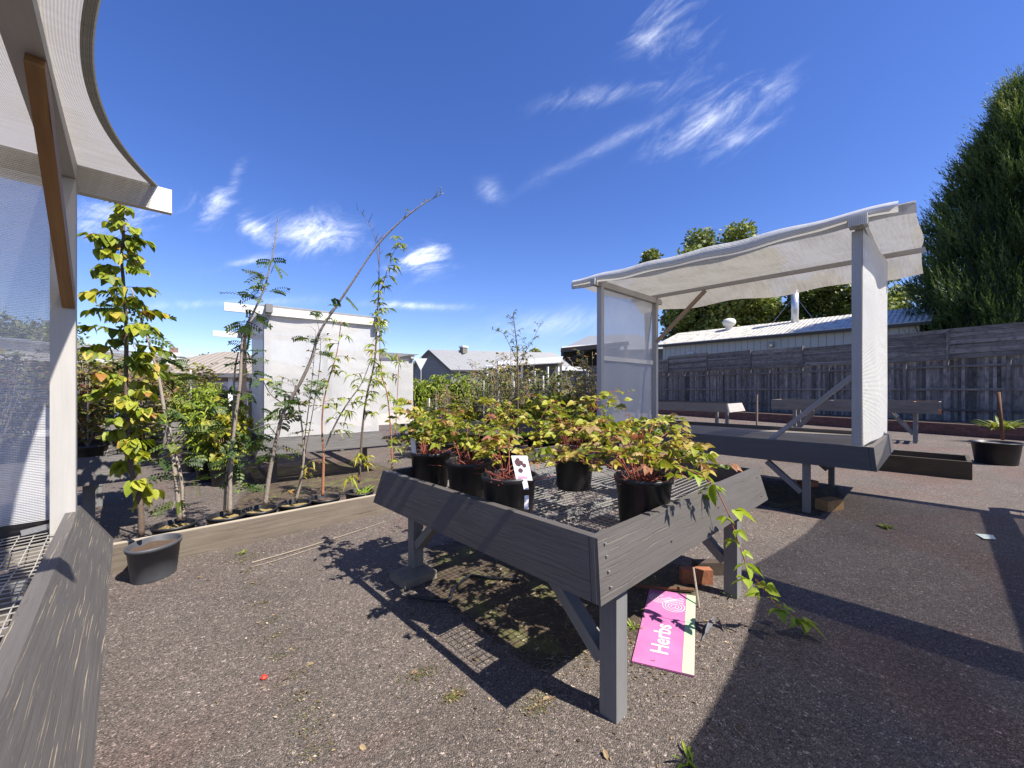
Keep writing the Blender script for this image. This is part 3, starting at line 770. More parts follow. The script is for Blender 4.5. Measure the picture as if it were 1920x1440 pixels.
# heart-leaved tree in the big front pot
pc = W(-2.88, 3.27, 0)
def reach0(s): return .10 + .22 * max(0, sin(pi * min(1, (s - .05) / .95))) * (1 if s < .62 else .62)
st0 = trace([(265, 1005), (262, 940), (246, 880), (240, 800), (236, 720), (237, 640), (234, 560), (228, 480), (232, 420), (222, 365)], 3.27)
sapling('potted_tree', 'sapling with round yellow-green leaves in the scuffed oval pot before the sleeper', pc, .185, .27,
        [(st0, .021, .006, BARKD)], BARKD, L_HEART,
        [(0, .10, .30, 8, .17, 'heart', 9, 1.25, .6, .1), (0, .28, .84, 58, lambda s: .16 + .14 * sin(pi * (s - .28) / .56) ** .7, 'heart', 11, .92, None, .15), (0, .80, .99, 14, .11, 'heart', 7, .85, .6, .2)],
        21, POTG, SOIL, 'potted saplings', 1.1, .85, .9)

row = [W(-3.13, 3.76), gp(425, 965, .25), gp(490, 957, .25), gp(553, 943, .25), gp(608, 932, .25), gp(667, 918, .25)]
row = [V((p.x, 4.90, 0)) for p in row]
PR, PH = .165, .25
def Yof(p): return p.x * SA + p.y * CA
Y1 = Yof(row[0])
sapling('potted_tree', 'potted robinia leaning left behind the heart-leaved sapling, first pot behind the sleeper', row[0], PR, PH,
        [(trace([(337, 975), (330, 900), (318, 830), (308, 770), (298, 710), (282, 650), (262, 590), (246, 540)], Y1), .020, .006, BARK),
         (trace([(345, 975), (340, 900), (326, 840), (318, 800)], Y1 + .05), .016, .009, BARK)], BARK, L_ROB,
        [(0, .22, .95, 16, .26, 'pinnate', 3, 1.1, None, .1), (1, .1, .6, 4, .2, 'pinnate', 3, 1, None, .1), (0, .0, .25, 3, .2, 'pinnate', 1, 1, .9, .1)], 22, POT, STRAW)
Y2 = Yof(row[1])
sapling('potted_tree', 'upright two-stemmed robinia sapling with bare tip, second pot behind the sleeper', row[1], PR, PH,
        [(trace([(431, 963), (432, 900), (436, 840), (442, 780), (450, 720), (453, 660), (458, 620), (478, 580), (496, 540), (506, 500), (515, 460), (521, 412)], Y2), .020, .004, BARK),
         (trace([(421, 960), (424, 900), (430, 850), (436, 800), (440, 700), (447, 660)], Y2 + .06), .013, .006, BARK)], BARK, L_ROB,
        [(0, .06, .42, 11, .25, 'pinnate', 3, 1.05, None, .1), (0, .42, .86, 14, .16, 'pinnate', 3, .95, None, .15), (0, .86, .99, 7, .08, 'oval', 1, .3, None, 1.2)], 23, POT, STRAW)
Y3 = Yof(row[2])
sapling('potted_tree', 'longest sapling, its bare trunk bowing to the right across the sky', row[2], PR, PH,
        [(trace([(497, 948), (505, 890), (517, 830), (533, 770), (562, 720), (585, 670), (598, 625), (630, 575), (660, 530), (700, 470), (740, 425), (790, 385), (832, 362)], Y3, -.25), .023, .004, BARK),
         (trace([(560, 790), (534, 760), (508, 740), (494, 715)], Y3), .009, .003, BARKD)], BARK, L_ROB,
        [(0, .10, .34, 13, .28, 'pinnate', 3, 1.0, None, .15), (0, .40, .62, 5, .13, 'pinnate', 2, .95, None, .4), (0, .84, .99, 7, .14, 'oval', 3, .75, .9, .9), (1, .1, 1, 5, .15, 'pinnate', 3, .9, None, .3)], 24, POT, STRAW)
Y4 = Yof(row[3])
sapling('potted_tree', 'short multi-stemmed plum sapling with yellow and bronze leaves, fourth pot behind the sleeper', row[3], PR, PH,
        [(trace([(555, 938), (564, 900), (570, 850), (566, 800), (560, 760), (548, 710)], Y4), .016, .004, BARK),
         (trace([(566, 870), (574, 800), (582, 740), (588, 680), (592, 620)], Y4), .007, .002, BARKD),
         (trace([(572, 850), (583, 790), (598, 700), (601, 640), (592, 590)], Y4 + .04), .006, .002, BARKD)], BARKD, L_PRUN,
        [(0, .10, 1.0, 12, .20, 'lance', 5, .62, None, .3), (1, .2, .75, 8, .17, 'oval', 5, .8, .5, .3), (2, .3, .8, 6, .15, 'oval', 5, .85, .6, .3), (1, .7, 1, 5, .14, 'oval', 0, .8, .6, .8)], 25, POT, STRAW)
Y5 = Yof(row[4])
sapling('potted_tree', 'forked peach sapling with reddish bark, fifth pot behind the sleeper', row[4], PR, PH,
        [(trace([(605, 930), (606, 890), (607, 850)], Y5), .018, .014, BARKR),
         (trace([(607, 850), (604, 810), (606, 760), (617, 710), (632, 660), (640, 600)], Y5), .011, .004, BARKR),
         (trace([(607, 850), (622, 810), (640, 775), (656, 750), (680, 715), (700, 660)], Y5), .012, .004, BARK)], BARKR, L_PEACH,
        [(1, .35, 1.0, 14, .20, 'lance', 6, .75, None, .2), (2, .15, 1.0, 13, .19, 'lance', 6, .75, None, .15)], 26)
Y6 = Yof(row[5])
sapling('potted_tree', 'narrow peach sapling with drooping lime leaves and bare twiggy top', row[5], PR, PH,
        [(trace([(673, 905), (676, 860), (680, 800), (688, 740), (702, 680), (707, 600), (710, 540), (712, 440)], Y6, .1), .018, .004, BARKD),
         (trace([(709, 560), (722, 520), (735, 480), (752, 448)], Y6), .006, .002, BARK),
         (trace([(711, 500), (703, 450), (690, 415), (668, 392)], Y6), .004, .001, BARKD)], BARKD, L_PEACH,
        [(0, .05, .2, 4, .17, 'lance', 9, .9, .85, .1), (0, .34, .82, 22, .17, 'lance', 7, .8, None, .1), (1, .0, 1.0, 11, .10, 'lance', 7, .8, None, .1), (2, .1, 1, 9, .15, 'lance', 0, .8, None, .9), (0, .85, 1, 6, .16, 'lance', 0, .8, None, 1.4)], 27)
pc7 = gp(733, 895, 0) ; pc7 = V((2.55, 4.95, 0))
Y7 = Yof(pc7)
sapling('potted_tree', 'slim peach sapling and red stem rising behind the left corner of the mesh-topped bench', pc7, .15, .24,
        [(trace([(735, 905), (735, 860), (732, 800), (726, 740), (714, 690), (712, 600)], Y7), .013, .005, BARKR),
         (trace([(735, 880), (742, 800), (747, 700), (749, 665)], Y7 + .1), .006, .004, BARKR)], BARKR, L_PEACH,
        [(0, .12, .55, 10, .17, 'lance', 5, .75, None, .15), (0, .55, 1.0, 10, .2, 'lance', 6, .8, None, .1), (1, .8, 1, 3, .1, 'lance', 5, .7, None, 0)], 28)
# slim tree standing in the middle behind the benches
pcm = W(.09, 6.6)
sapling('potted_tree', 'lone dark-stemmed sapling with sparse upswept crown rising above the brambles in the centre', pcm, .16, .26,
        [(trace([(971, 860), (971, 780), (971, 700), (970, 660), (966, 620), (962, 588)], 6.6), .016, .005, BARKD),
         (trace([(971, 680), (957, 650), (943, 625), (925, 618)], 6.6), .006, .002, BARKD),
         (trace([(971, 690), (985, 660), (998, 640), (1013, 608)], 6.6), .006, .002, BARKD),
         (trace([(971, 760), (984, 735), (990, 700), (980, 650)], 6.6), .006, .003, BARKD)], BARKD, L_GRN,
        [(0, .5, 1, 14, .16, 'lance', 5, .55, None, .9), (1, .1, 1, 9, .13, 'lance', 5, .55, None, .9), (2, .1, 1, 9, .13, 'lance', 5, .55, None, .9), (3, .3, 1, 8, .14, 'oval', 6, .8, None, .6)], 29, group='potted saplings')

# brambles on the bench (mesh at z .70)
def bramble(label, c, seed, n=15, reach=.45, high=.26, tone=None, r=.165, h=.29, tagp=None, tilt=V((0, 0, 0)), up=.9, lit=L_BRAM):
    rr = random.Random(seed); c = V(c)
    t = thing('potted_bramble', label, 'potted plant', c, group='potted brambles on the bench')
    add_pot(t, c, r, h)
    st = MB(); lf = MB(); o = c + V((0, 0, h - .05))
    for i in range(n):
        a = 2 * pi * i / n + rr.uniform(-.5, .5); d = V((cos(a), sin(a), 0)) + tilt; L = reach * .78 * rr.uniform(.4, 1.25); H = high * rr.uniform(.2, 1.25)
        p0 = o + d * rr.uniform(.01, .06)
        line = smoothline([p0, p0 + d * L * .22 + V((0, 0, .06 + H * .8)), p0 + d * L * .6 + V((0, 0, .08 + H * 1.05)), p0 + d * L + V((0, 0, .06 + H * rr.uniform(.6, 1.15)))], 4)
        st.tube(line, [.0036 - .0025 * k / (len(line) - 1) for k in range(len(line))], 5)
        m = rr.randint(9, 13)
        for k in range(m):
            s = .34 + .66 * (k + rr.random() * .5) / m; p = polyat(line, s)
            put_leaf(lf, p + V((rr.gauss(0, .012), rr.gauss(0, .012), rr.gauss(0, .015))), rdir(rr, .15) + d * .25, 'bramble', rr, .95, None if rr.random() < .45 else tone)
    for i in range(44):                         # dead canes and bits on the rim
        a = rr.uniform(0, 6.28); p = o + V((cos(a), sin(a), 0)) * rr.uniform(0, r * .9) + V((0, 0, .02))
        st.tube([p, p + rdir(rr, .3) * rr.uniform(.05, .2)], .0018, 4)
    st.build('canes', CANE, t, True); lf.build('foliage', lit, t, True)
    if tagp: tagp(t, c)
    return t
def bt(X, Y): return W(X, Y, .705)
def big_tag(t, c):
    f = (V((0, 0, HC)) - (c + V((0, 0, .3)))); f.z = 0; f.normalize(); s = V((-f.y, f.x, 0))
    o = c + V((0, 0, .285)) + f * .148 + s * .085
    u = (V((0, 0, 1)) - s * .22 - f * .25).normalized()
    def q(b, x0, x1, y0, y1, off): b.quad([o + s * x0 + u * y0 + f * off, o + s * x1 + u * y0 + f * off, o + s * x1 + u * y1 + f * off, o + s * x0 + u * y1 + f * off])
    b = MB(); b.hexa([o + s * -.045 + u * 0, o + s * .045 + u * 0, o + s * .045 + u * .14, o + s * -.045 + u * .14] + [o + s * -.045 - f * .002, o + s * .045 - f * .002, o + s * .045 + u * .14 - f * .002, o + s * -.045 + u * .14 - f * .002])
    b.hexa([o + s * -.014 + u * -.05, o + s * .014 + u * -.05, o + s * .014 + u * -.002, o + s * -.014 + u * -.002] + [o + s * -.014 + u * -.05 - f * .002, o + s * .014 + u * -.05 - f * .002, o + s * .014 + u * -.002 - f * .002, o + s * -.014 + u * -.002 - f * .002])
    tg = b.build('plant_tag', TAGW, t)
    rr = random.Random(3); b = MB()
    for i in range(9):                          # printed dark berries
        x, y = rr.uniform(-.024, .026), rr.uniform(.055, .118); rad = rr.uniform(.008, .014)
        b.quad([o + s * (x + rad * cos(k)) + u * (y + rad * sin(k)) + f * (.0012 + i * .0001) for k in [j * pi / 5 for j in range(10)]])
    b.build('berry_print', CARD, tg)
    b = MB(); q(b, -.034, .02, .012, .019, .0015); q(b, -.034, .01, .024, .028, .0015); b.build('print_line', PINKP, tg)
    p2 = c + f * .158 + s * .095 + V((0, 0, .165))
    b = MB(); b.quad([p2 + s * -.012 + V((0, 0, -.04)), p2 + s * .012 + V((0, 0, -.038)), p2 + s * .014 + V((0, 0, .04)), p2 + s * -.010 + V((0, 0, .038))]); b.build('price_sticker', TAGW, t)
def side_tag(t, c):
    f = (V((0, 0, HC)) - c); f.z = 0; f.normalize(); s = V((-f.y, f.x, 0)); o = c + V((0, 0, .28)) - s * .13 + f * .06
    b = MB(); b.hexa([o - s * .018, o + s * .018, o + s * .006 + V((0, 0, .13)), o - s * .03 + V((0, 0, .13)), o - s * .018 - f * .002, o + s * .018 - f * .002, o + s * .006 + V((0, 0, .13)) - f * .002, o - s * .03 + V((0, 0, .13)) - f * .002]); b.build('plant_tag', TAGW, t)
bramble('potted bramble nearest the camera with a white berry label leaning on its rim', bt(-.016, 2.42), 31, 6, .34, .17, .5, tagp=big_tag, tilt=V((.0, .35, 0)))
bramble('potted bramble second from the left in the front row, full of yellow and green leaves', bt(-.30, 2.88), 32, 16, .42, .2, .35)
bramble('leftmost potted bramble on the bench, with a narrow white tag stuck at its rim', bt(-.66, 3.30), 33, 18, .46, .30, .35, tagp=side_tag)
bramble('potted bramble alone at the front right, with bare red canes and orange-tinged leaves', bt(.767, 2.37), 34, 30, .62, .22, .66, tilt=W(-.22, .1))
bramble('potted bramble half hidden behind the red-caned one at right', bt(1.02, 3.0), 35, 9, .42, .26, .6)
bramble('lush yellow-green potted bramble in the back middle of the bench', bt(.50, 3.28), 36, 30, .66, .36, .45, tilt=V((0, 0, 0)))
bramble('potted bramble in the far back row of the bench behind the labelled pot', bt(-.05, 3.55), 37, 11, .48, .3, .45)

# trailing cane over the board, part of the front right bramble
rr = random.Random(51)
src = [o for o in S.objects if o.get('label', '').startswith('potted bramble alone')][0]
ln = smoothline([at(1262, 868, 2.6), at(1300, 885, 2.62), at(1333, 905, 2.52), at(1362, 955, 2.46), at(1382, 1010, 2.42), at(1402, 1065, 2.42), at(1432, 1105, 2.45), at(1462, 1140, 2.5), at(1495, 1155, 2.52)], 5)
b = MB(); b.tube(ln, [.004 - .0022 * i / (len(ln) - 1) for i in range(len(ln))], 6); b.build('trailing_cane', CANE, src, True)
b = MB()
for k in range(21):
    s = .10 + .89 * k / 20; p = polyat(ln, s); d = rdir(rr, .0); d = (d + (W(-1, -.3) if k % 2 else W(1, -.2)) * .9).normalized()
    put_leaf(b, p, d + V((0, 0, -.2)), 'bramble', rr, 1.5)
b.build('trailing_leaves', L_TRAIL, src, True)

# crowd of potted shrubs: four kinds built once, then copied
def shrub_proto(name, h, n, kind, leafm, barkm, seed, sc=1, spread=.22, stake=False, dense=5):
    rr = random.Random(seed)
    t = thing(name, 'x', 'potted plant')
    add_pot(t, (0, 0, 0), .14, .22, local=True)
    tw = MB(); lf = MB()
    for i in range(n):
        a = rr.uniform(0, 6.28); d = V((cos(a), sin(a), 0)) * spread * rr.uniform(.3, 1.1)
        line = smoothline([(0, 0, .17), V((0, 0, .2 + h * .3)) + d * .3, V((0, 0, .2 + h * .7 * rr.uniform(.8, 1.1))) + d * .8, V((0, 0, .2 + h * rr.uniform(.7, 1.05))) + d], 3)
        tw.tube(line, [.006 - .004 * k / (len(line) - 1) for k in range(len(line))], 5)
        shoots(tw, lf, line, .12, 1, 13, .16, kind, rr, dense, sc, None, .4)
    tw.build('stems', barkm, t, True, local=True); lf.build('foliage', leafm, t, True, local=True)
    if stake:
        b = MB(); b.box((.05, .05, .15), (.07, .07, .2 + h * 1.1)); b.build('stake', WEATH, t, local=True)
    return t
PROTO = {
 'red': shrub_proto('potted_shrub', .85, 8, 'oval', L_RED, BARK, 61, 1.5, .26, False, 7),
 'yellow': shrub_proto('potted_shrub', .55, 7, 'heart', L_YEL, BARKD, 62, .75, .25),
 'olive': shrub_proto('potted_shrub', .75, 7, 'oval', L_GRN, BARK, 63, 1.15, .22, True),
 'twiggy': shrub_proto('potted_shrub', .95, 9, 'oval', L_PRUN, BARK, 64, .85, .26, False, 3),
 'lime': shrub_proto('potted_shrub', .6, 11, 'lance', L_LIME, BARKD, 65, .6, .2, False, 7),
}
used = set()
ORD = ['first', 'second', 'third', 'fourth', 'fifth', 'sixth', 'seventh', 'eighth', 'ninth', 'tenth', 'eleventh', 'twelfth', 'thirteenth', 'fourteenth', 'fifteenth', 'sixteenth']
def shrub(kind, p, sc, label, group, rz=None):
    t = PROTO[kind]
    if kind in used: t = copy_tree(t)
    used.add(kind); t.location = p; t.scale = (sc,) * 3; t.rotation_euler = (0, 0, R.uniform(0, 6.28) if rz is None else rz)
    t['label'] = label; t['group'] = group; return t
# on the far left bench
cells = []
for j, y in enumerate((5.72, 6.15, 6.6, 7.1)):
    for i in range(6): cells.append((-2.3 + i * .50 + R.uniform(-.05, .05), y + R.uniform(-.05, .05), i, j))
rows4 = ['front', 'second', 'third', 'back']
for (x, y, i, j) in cells:
    k = 'red' if (i + j) % 3 else 'twiggy'
    shrub(k, (x, y, .755), R.uniform(.85, 1.12), '%s %s shrub from the left, %s row on the far left bench' % (ORD[i], 'bronze-leaved' if k == 'red' else 'sparse twiggy', rows4[j]), 'potted shrubs crowding the far left bench')

# benches with shrubs further back, between the left bench and the white canopy
plainbench('low bench of bright yellow shrubs beyond the two-stemmed robinia, left of the white cloth wall', -.55, 1.45, 10.3, 13.3)
adj = ['yellow', 'olive', 'lime']
for j in range(3):
    for i in range(5):
        k = ['yellow', 'olive', 'yellow', 'lime', 'red'][(i * 2 + j) % 5]
        shrub(k, (-.35 + i * .4, 10.55 + j * .75, .755), R.uniform(1.0, 1.3), '%s shrub from the left, %s, %s row left of the white wall' % (ORD[i], {'yellow': 'broad yellow leaves', 'olive': 'staked', 'lime': 'lime leaves', 'red': 'bronze leaves'}[k], ['front', 'middle', 'back'][j]), 'potted shrubs on the bench left of the white cloth wall')
for i, (x, y) in enumerate([(1.12, 7.75), (1.0, 8.3), (1.16, 8.9), (.95, 9.5)]):
    shrub('yellow' if i % 2 == 0 else 'lime', (x, y, 0), 1.5 + .1 * i, '%s of four potted shrubs on the ground beside the white canopied bench, nearest first' % ORD[i], 'potted shrubs beside the white canopied bench')
# middle background bench and crowd on the ground
plainbench('small charcoal bench seen behind the brambles in the centre', 5.0, 6.9, 5.95, 8.1)
k_ = 0
cr = random.Random(88)
for j in range(4):
    for i in range(9):
        X = -1.9 + i * .5 + cr.uniform(-.15, .15); Yc = 9.0 + j * 1.0 + cr.uniform(-.2, .2)
        k = cr.choice(['twiggy', 'olive', 'red', 'yellow', 'olive'] if j else ['yellow', 'twiggy', 'olive'])
        tall = (1.35 if k in ('twiggy', 'olive') else 1.15) if X > -.9 else .95
        shrub(k, W(X, Yc), tall * cr.uniform(1.15, 1.6), '%s %s from the left, %s row of the crowd behind the centre bench' % (ORD[i], {'yellow': 'yellow shrub', 'olive': 'staked olive shrub', 'twiggy': 'twiggy shrub', 'red': 'bronze shrub'}[k], ['nearest', 'second', 'third', 'farthest'][j]), 'potted shrubs crowded in the middle distance')
for i in range(4):
    shrub('twiggy' if i % 2 else 'olive', (5.25 + i * .42, 6.25 + (i % 2) * .3, .755), .9, '%s small shrub from the left on the centre charcoal bench' % ORD[i], 'potted shrubs on the centre bench')
# bright green conifer bushes in front of the grey cottage
for i in range(6):
    s = shrub('lime', W(-2.85 + i * .42, 12.2 + (i % 3) * .5, .0), 2.1 + .2 * (i % 2), '%s bright lime conifer bush from the left, in front of the grey cottage' % ORD[i], 'lime conifer bushes in front of the cottage')

# ---------------------------------------------------------------- timber edging and small things
t0 = gp(215, 1075); 
b = MB(); b.beam((-.62, 4.66, .115), (2.62, 4.66, .115), .05, .23)
o = b.build('sleeper_edging', SLEEP, loc=(1.0, 4.66, 0)); tag(o, 'long weathered timber sleeper lying on edge in front of the row of potted saplings', 'timber edging')
bv = o.modifiers.new('bevel', 'BEVEL'); bv.width = .008; bv.segments = 2
b = MB(); b.beam((-.615, 4.66, .2335), (2.615, 4.66, .2335), .046, .007); b.build('worn_top', SLEEPT, o)
t = thing('timber_frame_bed', 'empty low frame of dark mossy timbers lying on the tarmac under the right canopied bench', 'garden bed frame', (10.1, -.37, 0))
part(t, 'front_timber', lambda b: b.box((0, 0, 0), (.05, 3.2, .30)), DKT)
part(t, 'back_timber', lambda b: b.box((1.3, 0, 0), (1.35, 3.2, .26)), DKT)
part(t, 'end_timber', lambda b: b.box((.053, 0, 0), (1.297, .05, .28)), DKT)

def brickobj(label, px, py, rz, m, dims=(.23, .11, .076), z=0, tilt=0):
    p = gp(px, py); b = MB(); d = V(dims)
    b.box((p.x - d.x / 2, p.y - d.y / 2, z), (p.x + d.x / 2, p.y + d.y / 2, z + d.z))
    o = b.build('brick', m, loc=(p.x, p.y, z)); o.rotation_euler = (tilt, 0, rz); tag(o, label, 'brick', 'loose bricks')
    bv = o.modifiers.new('bevel', 'BEVEL'); bv.width = .006; bv.segments = 2
    return o
brickobj('red clay brick on edge behind the pink sign, under the mesh-topped bench', 1305, 1092, .55 - YAW - .6, BRICK1, (.23, .07, .11))
o = brickobj('long dark brick lying just behind the red one under the mesh-topped bench', 1330, 1075, -YAW - .0, BRICK2, (.25, .08, .10)); o.data.materials[0] = plain('dirty_brick', (.055, .038, .028), .9, nz=.4, scale=20, bstr=.5)
brickobj('sandy brick half in sun by the near leg of the right canopied bench', 1555, 955, -YAW + .35, BRICK2, (.30, .15, .13))
brickobj('red brick in shade between the legs of the right canopied bench', 1515, 912, -YAW + .2, BRICK1, (.26, .12, .09))
p = gp(775, 1086); b = MB(); b.box((p.x - .14, p.y - .12, .002), (p.x + .14, p.y + .12, .065))
o = b.build('concrete_paver', CONC, loc=(p.x, p.y, 0)); tag(o, 'mossy concrete paver under the back left leg of the mesh-topped bench', 'paver')
bv = o.modifiers.new('bevel', 'BEVEL'); bv.width = .008; bv.segments = 2
b = MB(); b.tube(smoothline([gp(765, 1118, .02), gp(838, 1125, .02), gp(850, 1105, .02), gp(880, 1080, .02), gp(905, 1082, .02), gp(975, 1088, .02)], 3), .011, 8)
o = b.build('black_pipe', BLK); tag(o, 'bent black irrigation pipe lying in the litter under the mesh-topped bench', 'pipe')
b = MB(); b.tube([gp(1185, 1098, .03), gp(1300, 1106, .03)], .014, 8)
o = b.build('metal_rod', RUST); tag(o, 'rusty rod lying across the top edge of the pink sign', 'rod')
b = MB(); b.tube(smoothline([gp(1311, 1140, .0), at(1306, 1105, 2.85), at(1300, 1064, 2.95)], 3), [.007] * 7, 6)
o = b.build('bent_stick', BARK); tag(o, 'short bent brown stick standing in front of the loose bricks', 'stick')
b = MB(); b.tube(smoothline([gp(472, 1055, .008), gp(560, 1030, .012), gp(650, 1002, .01), gp(722, 978, .008)], 4), [.0065 - .0003 * i for i in range(13)], 6)
o = b.build('long_stick', TWIG); tag(o, 'long thin pale stick lying on the tarmac in front of the sleeper', 'stick')
b = MB(); b.tube(smoothline([gp(470, 1063, .006), gp(520, 1050, .008), gp(600, 1024, .006)], 4), .0035, 5)
o = b.build('thin_stick', TWIG); tag(o, 'shorter thin stick lying alongside the long pale one', 'stick')
p = gp(495, 1273); b = MB(); b.lathe(p, [(0, 0), (.014, .002), (.017, .01), (.009, .02), (0, .022)], 9)
o = b.build('red_crumb', plain('red_plastic', (.5, .03, .015), .6)); tag(o, 'small crumpled red scrap on the open tarmac at lower left', 'scrap')
# paper scrap
b = MB(); q = [gp(1828, 1000, .004), gp(1862, 1003, .012), gp(1868, 1011, .006), gp(1845, 1010, .018)]; b.quad(q)
b.quad([v + V((0, 0, -.002)) for v in q][::-1])
o = b.build('paper_scrap', plain('pale_paper', (.62, .7, .6), .7)); tag(o, 'pale green scrap of paper on the shaded tarmac at right', 'paper')
# feather
p0 = gp(1316, 1200, .01); p1 = gp(1338, 1158, .05); b = MB(); b.tube([p0, p1], .0022, 4); d = (p1 - p0)
b.leaf(p0 + d * .25, d, (1, 0, 1), d.length * .8, [(.2, .05), (.5, .08), (.8, .06)], .1, 0)
o = b.build('feather', plain('grey_feather', (.13, .13, .14), .7, nz=.4, scale=120)); tag(o, 'grey feather lying beside the pink sign', 'feather')
# plastic bag bit on the corner of the near bench, weeds
def weed(label, p, n, L, seed, m=L_GRASS):
    rr = random.Random(seed); b = MB(); p = V(p)
    for i in range(n):
        d = rdir(rr, .9); b.leaf(p + V((rr.uniform(-1, 1), rr.uniform(-1, 1), 0)) * L * .25, d, (0, 0, 1), L * rr.uniform(.5, 1.1), [(.3, .07), (.7, .05)], .3, rr.uniform(.2, .7), rr.uniform(.1, .8))
    o = b.build('weed', m, loc=p); tag(o, label, 'weed', 'small weeds'); return o
weed('small green weed in the tarmac at the bottom edge, right of centre', gp(1292, 1430), 14, .09, 1, L_TRAIL)
weed('yellow-green weed against the sleeper near the big front pot', gp(452, 1040), 12, .10, 2)
weed('weed growing at the foot of the right leg of the mesh-topped bench', gp(1375, 1118), 26, .09, 3)
weed('green weed beside the upper left edge of the pink sign', gp(1186, 1175), 18, .08, 4, L_TRAIL)
weed('flattened tuft of cut grass on the shaded tarmac at right', gp(1660, 990), 60, .11, 5)
weed('spiky weed at the fence foot, right of the staked tub', W(13.6, 11.3, .38), 60, .7, 6)
weed('grass tuft growing in the last sapling pot', row[5] + V((.06, 0, .2)), 26, .22, 7, L_TRAIL)

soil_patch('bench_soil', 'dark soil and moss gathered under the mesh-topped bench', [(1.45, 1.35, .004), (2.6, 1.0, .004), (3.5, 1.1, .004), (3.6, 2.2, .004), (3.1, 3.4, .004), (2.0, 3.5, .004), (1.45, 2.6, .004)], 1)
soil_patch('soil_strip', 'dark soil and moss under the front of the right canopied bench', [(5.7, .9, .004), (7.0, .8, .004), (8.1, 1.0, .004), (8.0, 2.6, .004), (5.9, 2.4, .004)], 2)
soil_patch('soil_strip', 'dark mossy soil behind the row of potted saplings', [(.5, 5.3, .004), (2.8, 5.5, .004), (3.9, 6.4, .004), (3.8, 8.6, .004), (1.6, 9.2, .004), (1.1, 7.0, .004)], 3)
litter('leaf_litter', 'dry leaves, twigs and moss under the mesh-topped bench', 2.25, 1.75, .5, .5, 4200, 11, .36)
litter('leaf_litter', 'dry leaves and moss around the legs of the right canopied bench', 6.8, 1.4, .7, .45, 1400, 12, .45)
litter('leaf_litter', 'dry leaves and moss behind the row of saplings', 2.6, 6.6, 1.0, .9, 2600, 13, .5)
litter('leaf_litter', 'scattered dry leaf flakes on the open tarmac', 2.2, 2.6, 3.0, 2.4, 900, 14, .05)
litter('leaf_litter', 'dry bits scattered on the shaded tarmac at right', 6.5, -.6, 2.2, 1.0, 320, 15, .05)
for i, (px, py, r_) in enumerate([(460, 1045, .1), (1010, 1320, .06), (850, 1305, .03), (790, 1265, .06)]):
    p = gp(px, py); litter('moss_patch', ['moss in a crack by the sleeper', 'moss patch on the tarmac in front of the bench', 'tiny moss spot left of the bench shadow', 'moss and bits at the edge of the bench shadow'][i], p.x, p.y, r_, r_ * .6, 260, 20 + i, .85)

cl_ = [gp(452, 1045), gp(470, 1080), gp(500, 1150), gp(520, 1210), gp(560, 1290), gp(575, 1350), gp(600, 1430)]
for i in range(12):
    p = polyat(cl_, (i + .5) / 12); litter('moss_patch', 'moss and grit caught in a crack of the open tarmac', p.x, p.y, .05, .03, 90, 40 + i, .86)
